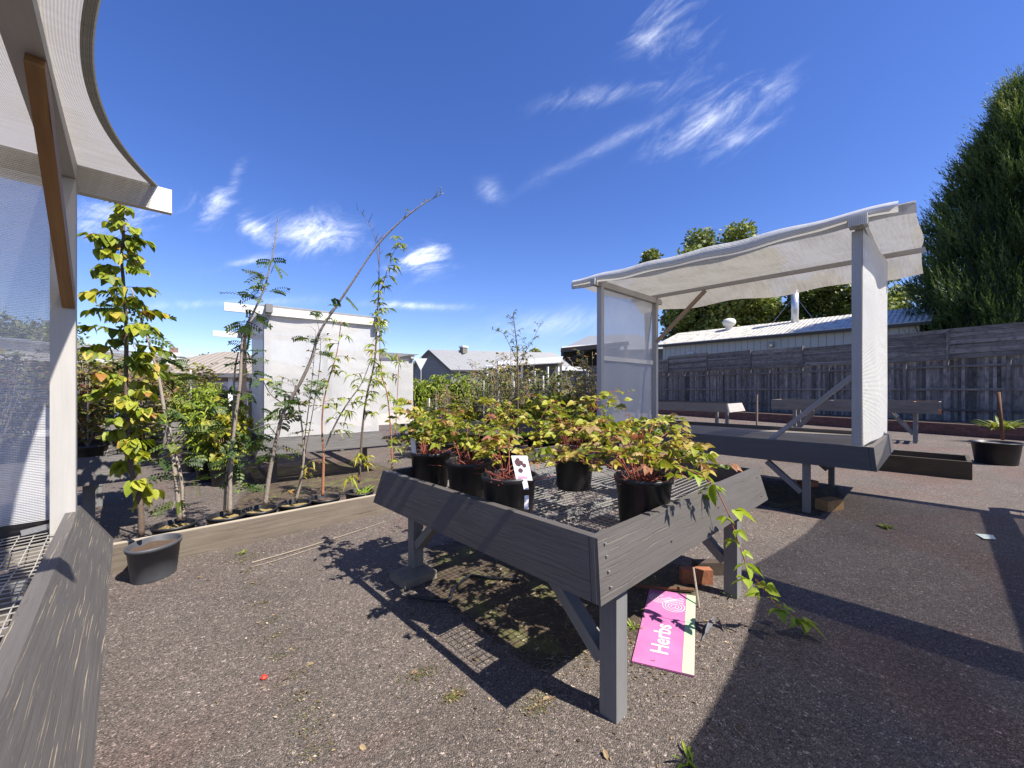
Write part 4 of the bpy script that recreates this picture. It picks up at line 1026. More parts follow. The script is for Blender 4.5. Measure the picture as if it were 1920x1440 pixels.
# pink herb sign on the ground
def herb_sign():
    TL, TR, BR, BL = gp(1215, 1103, .012), gp(1308, 1118, .012), gp(1278, 1262, .012), gp(1172, 1235, .012)
    ex = ((TR - TL) + (BR - BL)) / 2; w = ex.length; ex.normalize()
    ey = V((-ex.y, ex.x, 0)); h = ((TL - BL).dot(ey) + (TR - BR).dot(ey)) / 2; o = (TL + TR + BR + BL) / 4 - ex * w / 2 - ey * h / 2
    sk = ((TL + TR) / 2 - (BL + BR) / 2).dot(ex) / h
    ey = ey + ex * sk * .5
    t = thing('herb_sign', 'faded pink plastic Herbs sign with a lime stripe lying under the bench', 'sign', o)
    def P_(x, y, z=0): return o + ex * x + ey * y + V((0, 0, z))
    b = MB(); b.hexa([P_(0, 0, -.008), P_(w, 0, -.008), P_(w, 0, 0), P_(0, 0, 0), P_(0, h, -.008), P_(w, h, -.008), P_(w, h, 0), P_(0, h, 0)])
    m, tt = mat('pink_print'); g = tt.new('ShaderNodeTexCoord').outputs['Object']
    sp_ = tt.noise(g, 45, 6, .75); s2 = tt.noise(g, 5, 3, .5)
    c_ = tt.mixc(tt.ramp(s2, [(.3, 0), (.7, 1)]), C(.44, .125, .29), C(.52, .17, .36)); c_ = tt.mixc(tt.ramp(sp_, [(.64, 0), (.68, 1)]), c_, C(.62, .42, .5))
    tt.link(c_, tt.b.inputs['Base Color']); tt.b.inputs['Roughness'].default_value = .45
    b.build('board', m, t)
    sw = w * .19
    b = MB(); b.quad([P_(w - sw, .001, .0015), P_(w - .001, .001, .0015), P_(w - .001, h - .001, .0015), P_(w - sw, h - .001, .0015)])
    b.build('lime_stripe', plain('lime_print', (.40, .58, .33), .45, nz=.08), t)
    wm = plain('white_print', (.70, .58, .64), .5, nz=.08)
    # lettering: running up the board
    cu = bpy.data.curves.new('lettering', 'FONT'); cu.body = 'Herbs'; cu.size = .128; cu.offset = .0022; cu.extrude = 0
    tmp = bpy.data.objects.new('lettering', cu); COL.objects.link(tmp)
    dg = bpy.context.evaluated_depsgraph_get(); me = bpy.data.meshes.new_from_object(tmp.evaluated_get(dg))
    bpy.data.objects.remove(tmp)
    exn = ex.normalized(); eyn = ey.normalized()
    base = P_(w * .56, h * .13, .002) - o
    for v in me.vertices:
        x, y = v.co.x * 1.0, v.co.y * 1.05
        v.co = base + eyn * x - exn * y
    me.name = 'lettering'; me.materials.clear(); me.materials.append(wm)
    lo = bpy.data.objects.new('lettering', me); COL.objects.link(lo); lo.parent = t
    # looped line motif near the top
    b = MB()
    def band(pts, wd=.0055):
        for i in range(len(pts) - 1):
            p, q = V((pts[i][0], pts[i][1], 0)), V((pts[i + 1][0], pts[i + 1][1], 0)); d = (q - p)
            if d.length < 1e-6: continue
            n = V((-d.y, d.x, 0)).normalized() * wd / 2
            b.quad([P_(*(p - n).xy, .0022), P_(*(q - n).xy, .0022), P_(*(q + n).xy, .0022), P_(*(p + n).xy, .0022)], r=.5)
    def clipx(pts): return [q for q in pts if .01 < q[0] < w - sw - .006 and q[1] < h - .07]
    for r_ in (.016, .034, .052, .070):
        c1 = (w * .56, h * .765); c2 = (w * .25, h * .86)
        band(clipx([(c1[0] + r_ * cos(a), c1[1] + r_ * 1.05 * sin(a)) for a in [radians(130) + k * radians(290) / 40 for k in range(41)]]))
        band(clipx([(c2[0] + r_ * .9 * cos(a), c2[1] + r_ * .95 * sin(a)) for a in [radians(60) + k * radians(270) / 40 for k in range(41)]]))
        # straight strands tying the loops
        a = radians(130); band(clipx([(c1[0] + r_ * cos(a) + k * .012, c1[1] + r_ * 1.05 * sin(a) + k * .010) for k in range(10)]))
        a = radians(-30); band(clipx([(c2[0] + r_ * .9 * cos(a) + k * .012, c2[1] + r_ * .95 * sin(a) + k * .009) for k in range(6)]))
    b.build('loop_motif', wm, t)
herb_sign()

# staked tub at right
p = W(9.78, 8.2)
t = thing('staked_tub', 'wide black plastic tub with a rusty pipe standing in it', 'tub', p)
add_pot(t, p, .36, .44, POT, plain('grey_grit', (.16, .14, .13), .9, nz=.4))
b = MB(); b.tube([at(1880, 825, 8.2), at(1872, 735, 8.2)], .028, 10); b.build('pipe', RUST, t, True)
b = MB(); p = gp(1450, 795, 0); p = W(7.0, 11.6); b.box((p.x - .02, p.y - .02, 0), (p.x + .02, p.y + .02, 1.35))
o = b.build('garden_stake', BRACE2, loc=(p.x, p.y, 0)); tag(o, 'upright timber stake left of the rusty-ended table by the fence', 'stake')

# tables by the fence
a0 = W(1.058 * 10.7, 10.7)
t = thing('trestle_bench', 'long empty slatted bench with a rusty open end, in front of the fence at right', 'bench', (a0.x, a0.y, 0), group='raised nursery benches')
L_, D_ = 3.9, 1.1
part(t, 'side_board', lambda b: b.box((0, .05, .84), (.045, L_, 1.16)), PLANK)
part(t, 'side_board', lambda b: b.box((D_, .05, .86), (D_ + .045, L_, 1.17)), PLANK)
part(t, 'end_board', lambda b: b.box((.0, 0, .84), (D_ + .045, .047, .95)), RUSTO)
part(t, 'end_rail', lambda b: b.box((.0, 0, 1.12), (D_ + .045, .047, 1.165)), PLANK)
for x in (.02, .55, 1.12): part(t, 'end_stud', lambda b: b.box((x - .02, .003, .953), (x + .02, .044, 1.117)), PLANK)
part(t, 'divider', lambda b: b.box((.05, .5, .87), (D_ - .003, .54, 1.15)), RUSTO)
part(t, 'divider', lambda b: b.box((.05, 2.4, .87), (D_ - .003, 2.44, 1.15)), PLANK)
part(t, 'divider', lambda b: b.box((.05, L_ - .05, .84), (D_ - .003, L_, 1.16)), PLANK)
legs(t, [(.3, .5), (.9, .5), (.3, 3.3), (.9, 3.3)], .86, LEGP, .09, .5)
a0 = W(.532 * 12.6, 12.6)
t = thing('trestle_bench', 'bench with a pale weathered end board, near the fence left of the long slatted one', 'bench', (a0.x, a0.y, 0), group='raised nursery benches')
apron(t, 0, 1.3, 0, 3.6, 1.05, .26, .08, PAINT, mats=[WEATHD, PAINT, PAINT, PAINT])
legs(t, [(.2, .4), (1.1, .4), (.2, 3.2), (1.1, 3.2)], .8, LEGP, .085, 0)
wiretop(t, .05, 1.25, .05, 3.55, .92, .12, .01, 8, .003)

# ---------------------------------------------------------------- fence, wall, buildings
fd = W(-.4296, .903) ; fn_ = V((-fd.y, fd.x, 0))     # fence direction (away to the left), and its far side normal
if fn_.dot(W(0, 1)) < 0: fn_ = -fn_
F0 = W(17.03, 13.5)
def fence():
    t = thing('paling_fence', 'tall weathered grey paling fence with uneven horizontal boards added on top', 'fence', F0)
    rr = random.Random(5); zb = .3
    pl = MB(); s = -3.2
    while s < 33:
        w = rr.uniform(.085, .105); h = 2.1 + rr.uniform(-.03, .03) + .55
        p = F0 + fd * s; q = p + fd * (w - .002); nf = fn_ * rr.uniform(.0, .012)
        e = []
        for pt in (p, q):
            pass
        a, b_ = p + nf, q + nf; th = fn_ * .014
        pl.hexa([a + V((0, 0, zb)), b_ + V((0, 0, zb)), b_ + th + V((0, 0, zb)), a + th + V((0, 0, zb)), a + V((0, 0, h)), b_ + V((0, 0, h)), b_ + th + V((0, 0, h)), a + th + V((0, 0, h))])
        s += w
    pl.build('palings', FENCE, t)
    for z in (.75, 1.5, 2.35):
        b = MB(); b.beam(F0 + fd * -3.2 - fn_ * .04 + V((0, 0, z)), F0 + fd * 33 - fn_ * .04 + V((0, 0, z)), .04, .08); b.build('rail', FENCE2, t)
    eb = MB(); pan = -3.2
    while pan < 33:
        L = rr.uniform(2.2, 3.0); z = 2.62 + rr.uniform(-.03, .03); top = 3.52 + rr.uniform(-.06, .10)
        while z < top:
            hh = rr.uniform(.13, .19); tl = rr.uniform(-.02, .02)
            eb.beam(F0 + fd * (pan + rr.uniform(-.1, .03)) - fn_ * (.055 + rr.uniform(0, .012)) + V((0, 0, z + hh / 2)), F0 + fd * (pan + L + rr.uniform(-.05, .08)) - fn_ * (.055 + rr.uniform(0, .012)) + V((0, 0, z + hh / 2 + tl)), .02, hh - rr.uniform(.001, .012))
            z += hh
        pan += L
        b = MB(); x = F0 + fd * pan - fn_ * .095; b.beam(x + V((0, 0, 2.4)), x + V((0, 0, 3.6)), .05, .09, fn_); b.build('upright', FENCE2, t)
    eb.build('top_boards', FENCE2, t)
    s = -2.4
    while s < 33:
        b = MB(); x = F0 + fd * s - fn_ * .10; b.beam(x + V((0, 0, 0)), x + V((0, 0, 2.5)), .1, .09, fn_); b.build('post', FENCE2, t); s += 2.7
fence()
def brickmat():
    m, t = mat('red_brick_wall'); uv = uvn(t)
    bt_ = t.new('ShaderNodeTexBrick', Scale=1.0); t.link(uv, bt_.inputs['Vector'])
    bt_.inputs['Color1'].default_value = C(.12, .05, .038); bt_.inputs['Color2'].default_value = C(.19, .085, .062); bt_.inputs['Mortar'].default_value = C(.07, .055, .05)
    bt_.inputs['Brick Width'].default_value = .24; bt_.inputs['Row Height'].default_value = .086; bt_.inputs['Mortar Size'].default_value = .007
    n = t.noise(t.new('ShaderNodeTexCoord').outputs['Object'], 8, 5, .7)
    t.link(t.mixc(t.ramp(n, [(.35, .4), (.6, 0)]), bt_.outputs[0], C(.05, .035, .03)), t.b.inputs['Base Color']); t.b.inputs['Roughness'].default_value = .9
    bump(t, bt_.outputs['Fac'], -.6, .01); return m
B0 = W(14.6, 12.7)
b = MB(); b.mi = 0
b.beam(B0 + fd * -4 + V((0, 0, .19)), B0 + fd * 22 + V((0, 0, .19)), .11, .38)
o = b.build('brick_retaining_wall', brickmat(), loc=B0); tag(o, 'low red brick retaining wall along the foot of the fence', 'retaining wall')
b = MB(); q = [B0 + fd * -4 + fn_ * .06, B0 + fd * 24 + fn_ * .06, F0 + fd * 24 + fn_ * .3, F0 + fd * -5 + fn_ * .3]
b.quad([p + V((0, 0, .335)) for p in q]); o = b.build('garden_bed_soil', plain('bed_soil', (.06, .045, .03), .95, nz=.5, scale=6, bstr=1)); tag(o, kind='structure')

def corrug(name, c, rib=.19, rough=.5, depth=.6, dirt=None):
    m, t = mat(name); uv = uvn(t); sp = t.new('ShaderNodeSeparateXYZ'); t.link(uv, sp.inputs[0])
    w = t.math('SINE', t.math('MULTIPLY', sp.outputs[0], 2 * pi / rib))
    n = t.noise(uv, 3, 6, .7); col = C(*c)
    if dirt: col = t.mixc(t.ramp(n, [(.48, 0), (.62, 1)]), col, C(*dirt))
    sh = t.math('MULTIPLY_ADD', n, .3, .85)
    t.link(t.mixc(1.0, col, t.comb(sh, sh, sh), 'MULTIPLY'), t.b.inputs['Base Color']); t.b.inputs['Roughness'].default_value = rough
    bump(t, w, depth, .02); return m
def panelmat(name, c, rib, horizontal=False):
    m, t = mat(name); uv = uvn(t); sp = t.new('ShaderNodeSeparateXYZ'); t.link(uv, sp.inputs[0])
    f = t.math('FRACT', t.math('DIVIDE', sp.outputs[1 if horizontal else 0], rib))
    k = t.ramp(f, [(0, 0), (.06, 0), (.1, 1), (1, 1)]); n = t.noise(uv, 1.5, 4, .6)
    sh = t.math('MULTIPLY_ADD', n, .2, .9)
    t.link(t.mixc(1.0, t.mixc(k, C(c[0] * .45, c[1] * .45, c[2] * .45), C(*c)), t.comb(sh, sh, sh), 'MULTIPLY'), t.b.inputs['Base Color'])
    t.b.inputs['Roughness'].default_value = .6; bump(t, k, .4, .02); return m
def quadu(b, p, L=None, H=None):
    L = (V(p[1]) - V(p[0])).length; H = (V(p[3]) - V(p[0])).length
    b.quad(p, [(0, 0), (L, 0), (L, H), (0, H)])
def slab(b, p, th):   # closed slab from a quad, thickened downward
    lo = [V(q) - V((0, 0, th)) for q in p]
    quadu(b, p); quadu(b, lo[::-1])
    for i in range(4):
        j = (i + 1) % 4; b.quad([p[i], lo[i], lo[j], p[j]], [(0, 0)] * 4)

def shed():
    d = W(-.655, .756); nn = V((-d.y, d.x, 0))
    if nn.dot(W(0, 1)) < 0: nn = -nn
    O = W(19.6, 19.5); L = 13.2; ze = 4.75
    t = thing('long_shed', 'long pale metal-clad shed with low corrugated roof behind the fence', 'shed', O)
    b = MB(); p0 = O; p1 = O + d * L
    for (a, c) in ((p0, p1), (p1, p1 + nn * 6), (p1 + nn * 6, p0 + nn * 6), (p0 + nn * 6, p0)):
        quadu(b, [a, c, c + V((0, 0, ze - .12)), a + V((0, 0, ze - .12))])
    b.build('wall', panelmat('cream_panel_cladding', (.40, .40, .37), .36), t)
    b = MB(); e = -nn * .25; a, c = p0 - d * .4 + e, p1 + d * .4 + e
    rise = V((0, 0, 1.15))
    slab(b, [a + V((0, 0, ze)), c + V((0, 0, ze)), c + nn * 3.3 + V((0, 0, ze)) + rise, a + nn * 3.3 + V((0, 0, ze)) + rise], .04)
    slab(b, [c + nn * 6.6 + V((0, 0, ze)), a + nn * 6.6 + V((0, 0, ze)), a + nn * 3.31 + V((0, 0, ze)) + rise, c + nn * 3.31 + V((0, 0, ze)) + rise], .04)
    rf_ = b.build('roof', corrug('cream_corrugated_roof', (.56, .53, .46), .22, .5, .9, (.24, .22, .2)), t)
    b = MB(); b.beam(a + V((0, 0, ze - .12)), c + V((0, 0, ze - .12)), .12, .14); b.build('gutter', plain('dark_gutter', (.05, .045, .04), .6), t)
    # whirly vent
    def on(px, k): # point on the roof below photo column px
        best = None
        for i in range(400):
            s = i / 400 * L; q = O + d * s + nn * k
            X = q.x * CA - q.y * SA; Y = q.x * SA + q.y * CA
            e_ = abs(960 + FPX * X / Y - px)
            if best is None or e_ < best[0]: best = (e_, q)
        return best[1]
    q = on(1367, 2.4) + V((0, 0, ze + .8))
    b = MB(); b.lathe(q, [(.24, 0), (.24, .35), (.34, .4), (.42, .55), (.42, .68), (.34, .82), (.12, .9), (0, .91)], 20)
    v = b.build('roof_vent', plain('white_vent', (.62, .6, .55), .5), rf_, True)
    q = on(1490, 2.6) + V((0, 0, ze + .75))
    b = MB(); b.tube([q, q + V((0, 0, 2.35))], .2, 20); fl_ = b.build('flue', plain('galvanised_flue', (.55, .57, .60), .35, .5), rf_, True)
    b = MB(); b.lathe(q + V((0, 0, 2.3)), [(.23, 0), (.24, .25), (.22, .28), (.22, .38), (.30, .40), (.30, .46), (0, .47)], 18); b.build('flue_cap', RUST, fl_, True)
    for dx in (-.9, .95):
        b = MB(); b.tube([q + V((0, 0, 1.9)), q + d * dx * 1.4 - nn * .6 + V((0, 0, -.1))], .012, 4); b.build('guy_wire', STEEL, fl_)
    q = on(1447, 0) + V((0, 0, 4.15))
    b = MB(); b.lathe(q - nn * .1 + V((0, 0, -.16)), [(0, 0), (.10, .02), (.14, .10), (.14, .26), (.08, .32), (0, .33)], 16); lt = b.build('bulkhead_lamp', plain('lamp_guard', (.30, .28, .24), .5), t, True)
    b = MB(); b.lathe(q - nn * .22 + V((0, 0, -.14)), [(0, 0), (.07, .03), (.09, .10), (.06, .17), (0, .19)], 14); b.build('lamp_glass', plain('cream_glass', (.85, .78, .5), .25), lt, True)
    q = on(1297, 0) + V((0, 0, 4.0)) - nn * .1
    b = MB(); b.beam(q - d * .2, q + d * .2, .12, .1); b.lathe(q - nn * .1 - d * .14 + V((0, 0, -.1)), [(0, 0), (.08, .04), (.05, .14), (0, .16)], 10); b.lathe(q - nn * .1 + d * .14 + V((0, 0, -.1)), [(0, 0), (.08, .04), (.05, .14), (0, .16)], 10)
    b.build('floodlight', plain('white_fitting', (.6, .6, .58), .5), t)
shed()

def cottage():
    # weatherboard cottage: gable faces the yard
    C0 = W(-7.3, 30.3); C1 = W(-4.35, 29.0); g = (C1 - C0); wG = g.length; g.normalize()
    dr = V((-g.y, g.x, 0))
    if dr.dot(W(1, .3)) < 0: dr = -dr
    L = 9.5; ze, zr = 3.05, 4.35
    t = thing('grey_cottage', 'small grey weatherboard cottage with a corrugated iron gable roof beyond the yard', 'house', C0)
    dr = (W(.95, .25)).normalized()
    P = lambda s, k, z: C0 + g * s + dr * k + V((0, 0, z))
    wm = panelmat('grey_weatherboard', (.20, .205, .195), .19, True)
    b = MB()
    L1 = wG
    b.quad([P(0, 0, 0), P(wG, 0, 0), P(wG, 0, ze), P(wG / 2, 0, zr - .05), P(0, 0, ze)], [(0, 0), (wG, 0), (wG, ze), (wG / 2, zr), (0, ze)])
    quadu(b, [P(wG, 0, 0), P(wG, L, 0), P(wG, L, ze), P(wG, 0, ze)])
    quadu(b, [P(0, L, 0), P(0, 0, 0), P(0, 0, ze), P(0, L, ze)])
    b.quad([P(0, L, 0), P(wG, L, 0), P(wG, L, ze), P(wG / 2, L, zr - .05), P(0, L, ze)])
    b.build('wall', wm, t)
    b = MB(); ov = .25; sl_ = (zr - ze) / (wG / 2)
    slab(b, [P(wG + ov, -.25, ze - ov * sl_ + .05), P(wG + ov, L, ze - ov * sl_ + .05), P(wG / 2, L, zr + .05), P(wG / 2, -.25, zr + .05)], .06)
    slab(b, [P(-ov, L, ze - ov * sl_ + .05), P(-ov, -.25, ze - ov * sl_ + .05), P(wG / 2 - .01, -.25, zr + .05), P(wG / 2 - .01, L, zr + .05)], .06)
    rf_ = b.build('roof', corrug('grey_iron_roof', (.20, .205, .22), .25, .6, .15, (.17, .17, .175)), t)
    b = MB()
    for (s0, s1) in ((wG / 2, wG + ov), (wG / 2, -ov)):
        z1 = ze - ov * sl_
        b.beam(P(s0, -.27, zr - .04), P(s1, -.27, z1 - .04), .03, .16)
    b.beam(P(wG + ov, -.2, ze - ov * sl_ - .02), P(wG + ov, L, ze - ov * sl_ - .02), .12, .12)
    b.build('barge_board', plain('dark_trim', (.05, .05, .055), .6), t)
    b = MB(); q = P(wG / 2 + .1, 2.2, zr); b.box(q + V((-.2, -.2, -.2)), q + V((.2, .2, .25))); ch = b.build('chimney', CONC, rf_)
    b = MB(); b.box(q + V((-.25, -.25, .253)), q + V((.25, .25, .36))); b.build('chimney_cap', WHITE, ch)
    # side veranda roof on posts
    b = MB(); slab(b, [P(wG + 1.3, 2.2, 2.95), P(wG + 1.3, L, 2.95), P(wG + .2, L, 3.25), P(wG + .2, 2.2, 3.25)], .05)
    b.build('veranda_roof', corrug('veranda_iron', (.45, .45, .45), .25), t)
    for k in (2.3, 4.6, 7.0, 9.3):
        b = MB(); b.box(P(wG + 1.2, k, 0) - V((.06, .06, 0)), P(wG + 1.2, k, 2.92) + V((.06, .06, 0))); b.build('veranda_post', WHITE, t)
cottage()
# low porch roof left of the cottage
b = MB(); p = W(-8.6, 29.5)
def porch():
    t = thing('porch_roof', 'flat dark porch roof on posts at the left side of the grey cottage', 'porch', p)
    b = MB(); c = p; b.beam(c + W(-1.3, 0, 2.45), c + W(1.2, .3, 2.45), 2.2, .12); b.build('roof', plain('dark_porch_roof', (.07, .07, .075), .7), t)
    for k in (-1.1, .0, 1.0):
        b = MB(); b.beam(c + W(k, -.9, 0), c + W(k, -.9, 2.38), .1, .1, (0, 1, 0)); b.build('post', plain('porch_timber', (.12, .09, .07), .8), t)
porch()
# carport at centre right, behind the fence end
def carport():
    O = W(2.6 * 1.9, 20.5 * 1.9); t = thing('carport', 'open carport with cream corrugated skillion roof left of the right canopied bench', 'carport', O)
    P = lambda x, y, z: W(x * 1.9, y * 1.9, max(0, 1.5 + (z - 1.5) * 1.9) if z > 0 else 0)
    b = MB(); slab(b, [P(2.45, 20, 3.55), P(5.4, 18.8, 3.75), P(6.4, 24.0, 4.35), P(3.1, 25.3, 4.15)], .05)
    b.build('roof', corrug('cream_iron', (.6, .58, .52), .25, .5, .6, (.45, .43, .38)), t)
    b = MB(); b.beam(P(2.45, 19.97, 3.42), P(5.4, 18.77, 3.62), .15, .38); b.beam(P(2.45, 20, 3.42), P(3.1, 25.3, 4.0), .15, .38); b.beam(P(2.5, 20.0, 2.75), P(3.8, 19.5, 3.5), .1, .2); b.build('fascia', plain('dark_fascia', (.035, .03, .028), .7), t)
    for (x, y, h) in ((2.5, 20.05, 3.4), (5.3, 18.9, 3.55), (3.1, 25.1, 4.0), (6.3, 23.9, 4.1)):
        b = MB(); b.beam(P(x, y, 0), P(x, y, h), .2, .2, (0, 1, 0)); b.build('post', plain('carport_post', (.04, .035, .03), .7), t)
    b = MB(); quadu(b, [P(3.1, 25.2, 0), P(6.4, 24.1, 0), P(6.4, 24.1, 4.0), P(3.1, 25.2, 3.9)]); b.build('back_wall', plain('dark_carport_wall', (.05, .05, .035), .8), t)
    P = lambda x, y, z: W(x * 1.6, y * 1.6, max(0, 1.5 + (z - 1.5) * 1.6) if z > 0 else 0)
    O = W(4.2 * 1.6, 34 * 1.6); t = thing('grey_roofed_house', 'house with a grey hipped iron roof showing above the carport', 'house', O)
    b = MB(); 
    for (a, c) in (((4.3, 34), (12, 32)), ((12, 32), (14, 40)), ((14, 40), (6, 42)), ((6, 42), (4.3, 34))):
        quadu(b, [P(*a, 0), P(*c, 0), P(*c, 4.75), P(*a, 4.75)])
    b.build('wall', plain('grey_render', (.24, .24, .24), .8), t)
    rf_ = MB(); r1, r2 = P(7.0, 37, 6.4), P(11, 36, 6.4); z = 4.75
    q = [P(3.9, 33.5, z), P(12.4, 31.5, z), P(14.5, 40.4, z), P(5.7, 42.5, z)]
    rf_.quad([q[0], q[1], r2, r1], [(0, 0), (8, 0), (6, 4), (3, 4)]); rf_.quad([q[1], q[2], r2], [(0, 0), (8, 0), (4, 4)]); rf_.quad([q[2], q[3], r1, r2], [(0, 0), (8, 0), (6, 4), (3, 4)]); rf_.quad([q[3], q[0], r1], [(0, 0), (8, 0), (4, 4)])
    rf_.build('roof', plain('slate_roof', (.19, .20, .22), .6), t)
    b = MB(); b.beam(P(3.9, 33.45, z - .05), P(12.4, 31.45, z - .05), .12, .16); b.build('gutter', WHITE, t)
    P = lambda x, y, z: W(x, y, z)
    # white sail roof between cottage and carport
    O = W(.6, 26); t = thing('white_awning', 'long low white awning roof between the cottage and the carport', 'awning', O)
    b = MB(); slab(b, [P(-1.6, 24.6, 2.9), P(2.9, 24.0, 3.1), P(3.4, 27, 3.7), P(-.4, 27.5, 3.45)], .05); b.build('roof', corrug('white_iron', (.42, .42, .41), .25, .6, .2), t)
    for x in (-1.5, .6, 2.8):
        b = MB(); b.beam(P(x, 24.6, 0), P(x, 24.6, 2.88), .1, .1, (0, 1, 0)); b.build('post', WHITE, t)
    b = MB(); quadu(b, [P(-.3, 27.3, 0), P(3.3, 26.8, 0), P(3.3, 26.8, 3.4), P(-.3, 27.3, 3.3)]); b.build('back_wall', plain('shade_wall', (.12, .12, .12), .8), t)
carport()

def left_house():
    P = lambda x, y, z: W(x, y, z)
    O = P(-13.5, 15, 0); t = thing('garden_centre_building', 'single storey building with taupe corrugated hip roof and dark windows behind the saplings', 'building', O)
    A = P(-14.3, 14.6, 0); B = P(-7.6, 16.2, 0); d = (B - A); L = d.length; d.normalize(); n = V((-d.y, d.x, 0))
    if n.dot(W(0, 1)) < 0: n = -n
    ze = 2.10
    b = MB()
    for (z0, z1) in ((0, .28), (1.42, ze - .1)):
        b.beam(A + n * .7 + V((0, 0, (z0 + z1) / 2)), B + n * .7 + V((0, 0, (z0 + z1) / 2)), .15, z1 - z0)
    b.build('wall', plain('pale_wall', (.45, .44, .42), .8), t)
    b = MB(); quadu(b, [A + n * 7, B + n * 7, B + n * 7 + V((0, 0, ze)), A + n * 7 + V((0, 0, ze))]); b.build('back_wall', plain('back_wall_paint', (.2, .19, .18), .8), t)
    for s in [i * L / 6 for i in range(6)]:
        b = MB(); p0 = A + d * (s + .06) + n * .7 + V((0, 0, .28)); w = L / 6 - .12
        b.beam(p0 + V((0, 0, .57)), p0 + d * w + V((0, 0, .57)), .03, 1.12)
        f = b.build('window', plain('dark_window_glass', (.018, .02, .022), .08, spec=.8), t)
        b = MB(); b.beam(p0 + d * w / 2 - n * .03, p0 + d * w / 2 + V((0, 0, 1.12)) - n * .03, .04, .04, n); b.build('mullion', WHITE, f)
    b = MB(); b.beam(A + V((0, 0, 1.68)) + n * .1, B + V((0, 0, 1.68)) + n * .1, .04, .22); b.build('veranda_blind', plain('white_blind', (.78, .78, .78), .6), t)
    b = MB()
    for i in range(90):
        s = i * L / 90; b.quad([A + d * s + V((0, 0, 1.50)) + n * .1, A + d * (s + L / 180) + V((0, 0, 1.42)) + n * .1, A + d * (s + L / 90) + V((0, 0, 1.50)) + n * .1, A + d * (s + L / 90) + V((0, 0, 1.565)) + n * .1, A + d * s + V((0, 0, 1.565)) + n * .1])
    b.build('scalloped_valance', plain('pale_valance', (.5, .5, .48), .7), t)
    for s in (.2, 3.7, L - .1):
        b = MB(); b.beam(A + d * s, A + d * s + V((0, 0, ze - .15)), .14, .14, n); b.build('veranda_post', WHITE, t)
    rm = corrug('taupe_corrugated_roof', (.275, .235, .185), .22, .55, .8)
    e0, e1, e2, e3 = A - n * .3 - d * .3, B - n * .3 + d * .3, B + n * 7.3 + d * .3, A + n * 7.3 - d * .3
    zz = V((0, 0, ze)); r1 = A + d * 2.0 + n * 3.5 + V((0, 0, ze + 1.12)); r2 = A + d * 2.6 + n * 3.5 + V((0, 0, ze + 1.12))
    b = MB(); LL = (e1 - e0).length
    b.quad([e0 + zz, e1 + zz, r2, r1], [(0, 0), (LL, 0), (2.9, 4), (2.3, 4)]); b.quad([e1 + zz, e2 + zz, r2], [(0, 0), (7, 0), (3.5, 4)]); b.quad([e2 + zz, e3 + zz, r1, r2], [(0, 0), (LL, 0), (LL - 3.5, 4), (3.5, 4)]); b.quad([e3 + zz, e0 + zz, r1], [(0, 0), (7, 0), (3.5, 4)])
    rf_ = b.build('roof', rm, t)
    b = MB(); b.beam(e0 + zz + V((0, 0, -.08)), e1 + zz + V((0, 0, -.08)), .13, .14); b.build('gutter', plain('grey_gutter', (.12, .12, .13), .5), t)
    q = at(326, 668, 19.0); b = MB(); b.box(q + V((-.2, -.2, -.6)), q + V((.2, .2, .15))); ch = b.build('chimney', WHITE, rf_)
    b = MB(); b.box(q + V((-.15, -.15, .153)), q + V((.15, .15, .40))); b.build('chimney_pot', plain('sooty_pot', (.2, .12, .1), .8), ch)
    O = P(-14, 12, 0); t = thing('shade_house', 'large pale shade house with white awning, left of the taupe-roofed building', 'shade house', O)
    A2 = P(-22.0, 12.0, 0); B2 = P(-11.3, 13.0, 0); d = (B2 - A2).normalized(); n = V((-d.y, d.x, 0)); L = (B2 - A2).length
    b = MB(); b.beam(A2 + n * .5 + V((0, 0, .97)), B2 + n * .5 + V((0, 0, .97)), .06, 1.94); b.build('wall', plain('pale_sheeting', (.55, .55, .54), .7), t)
    b = MB(); b.quad([A2 + V((0, 0, 1.95)) + n * .45, B2 + V((0, 0, 1.92)) + n * .45, B2 + V((0, 0, 2.35)) + n * .45, A2 + V((0, 0, 2.55)) + n * .45]); b.build('shaded_wall_band', plain('shaded_beige_wall', (.22, .20, .17), .8), t)  # beige wall band under the awning, its shade painted into the colour
    b = MB(); slab(b, [A2 + V((0, 0, 2.62)) - n * .5, B2 + V((0, 0, 2.38)) - n * .5, B2 + V((0, 0, 2.42)) + n * .5, A2 + V((0, 0, 2.72)) + n * .5], .10); b.build('awning', plain('white_awning_cloth', (.70, .68, .63), .7), t)
    b = MB(); slab(b, [A2 + V((0, 0, 3.75)) + n * .4, B2 + V((0, 0, 2.60)) + n * .4, B2 + V((0, 0, 2.64)) + n * 1.2, A2 + V((0, 0, 3.80)) + n * 1.2], .06); b.build('roof', plain('grey_flat_roof', (.25, .25, .26), .6), t)
    b = MB(); b.quad([A2 + V((0, 0, 2.7)) + n * .52, B2 + V((0, 0, 2.42)) + n * .52, B2 + V((0, 0, 2.53)) + n * .52, A2 + V((0, 0, 3.67)) + n * .52]); b.build('gable_panel', plain('cream_panel', (.42, .40, .36), .7), t)
    for s in (0.1, 3.6, 7.2, L - .1):
        b = MB(); b.beam(A2 + d * s - n * .45, A2 + d * s - n * .45 + V((0, 0, 2.25)), .09, .09, n); b.build('post', WHITE, t)
left_house()
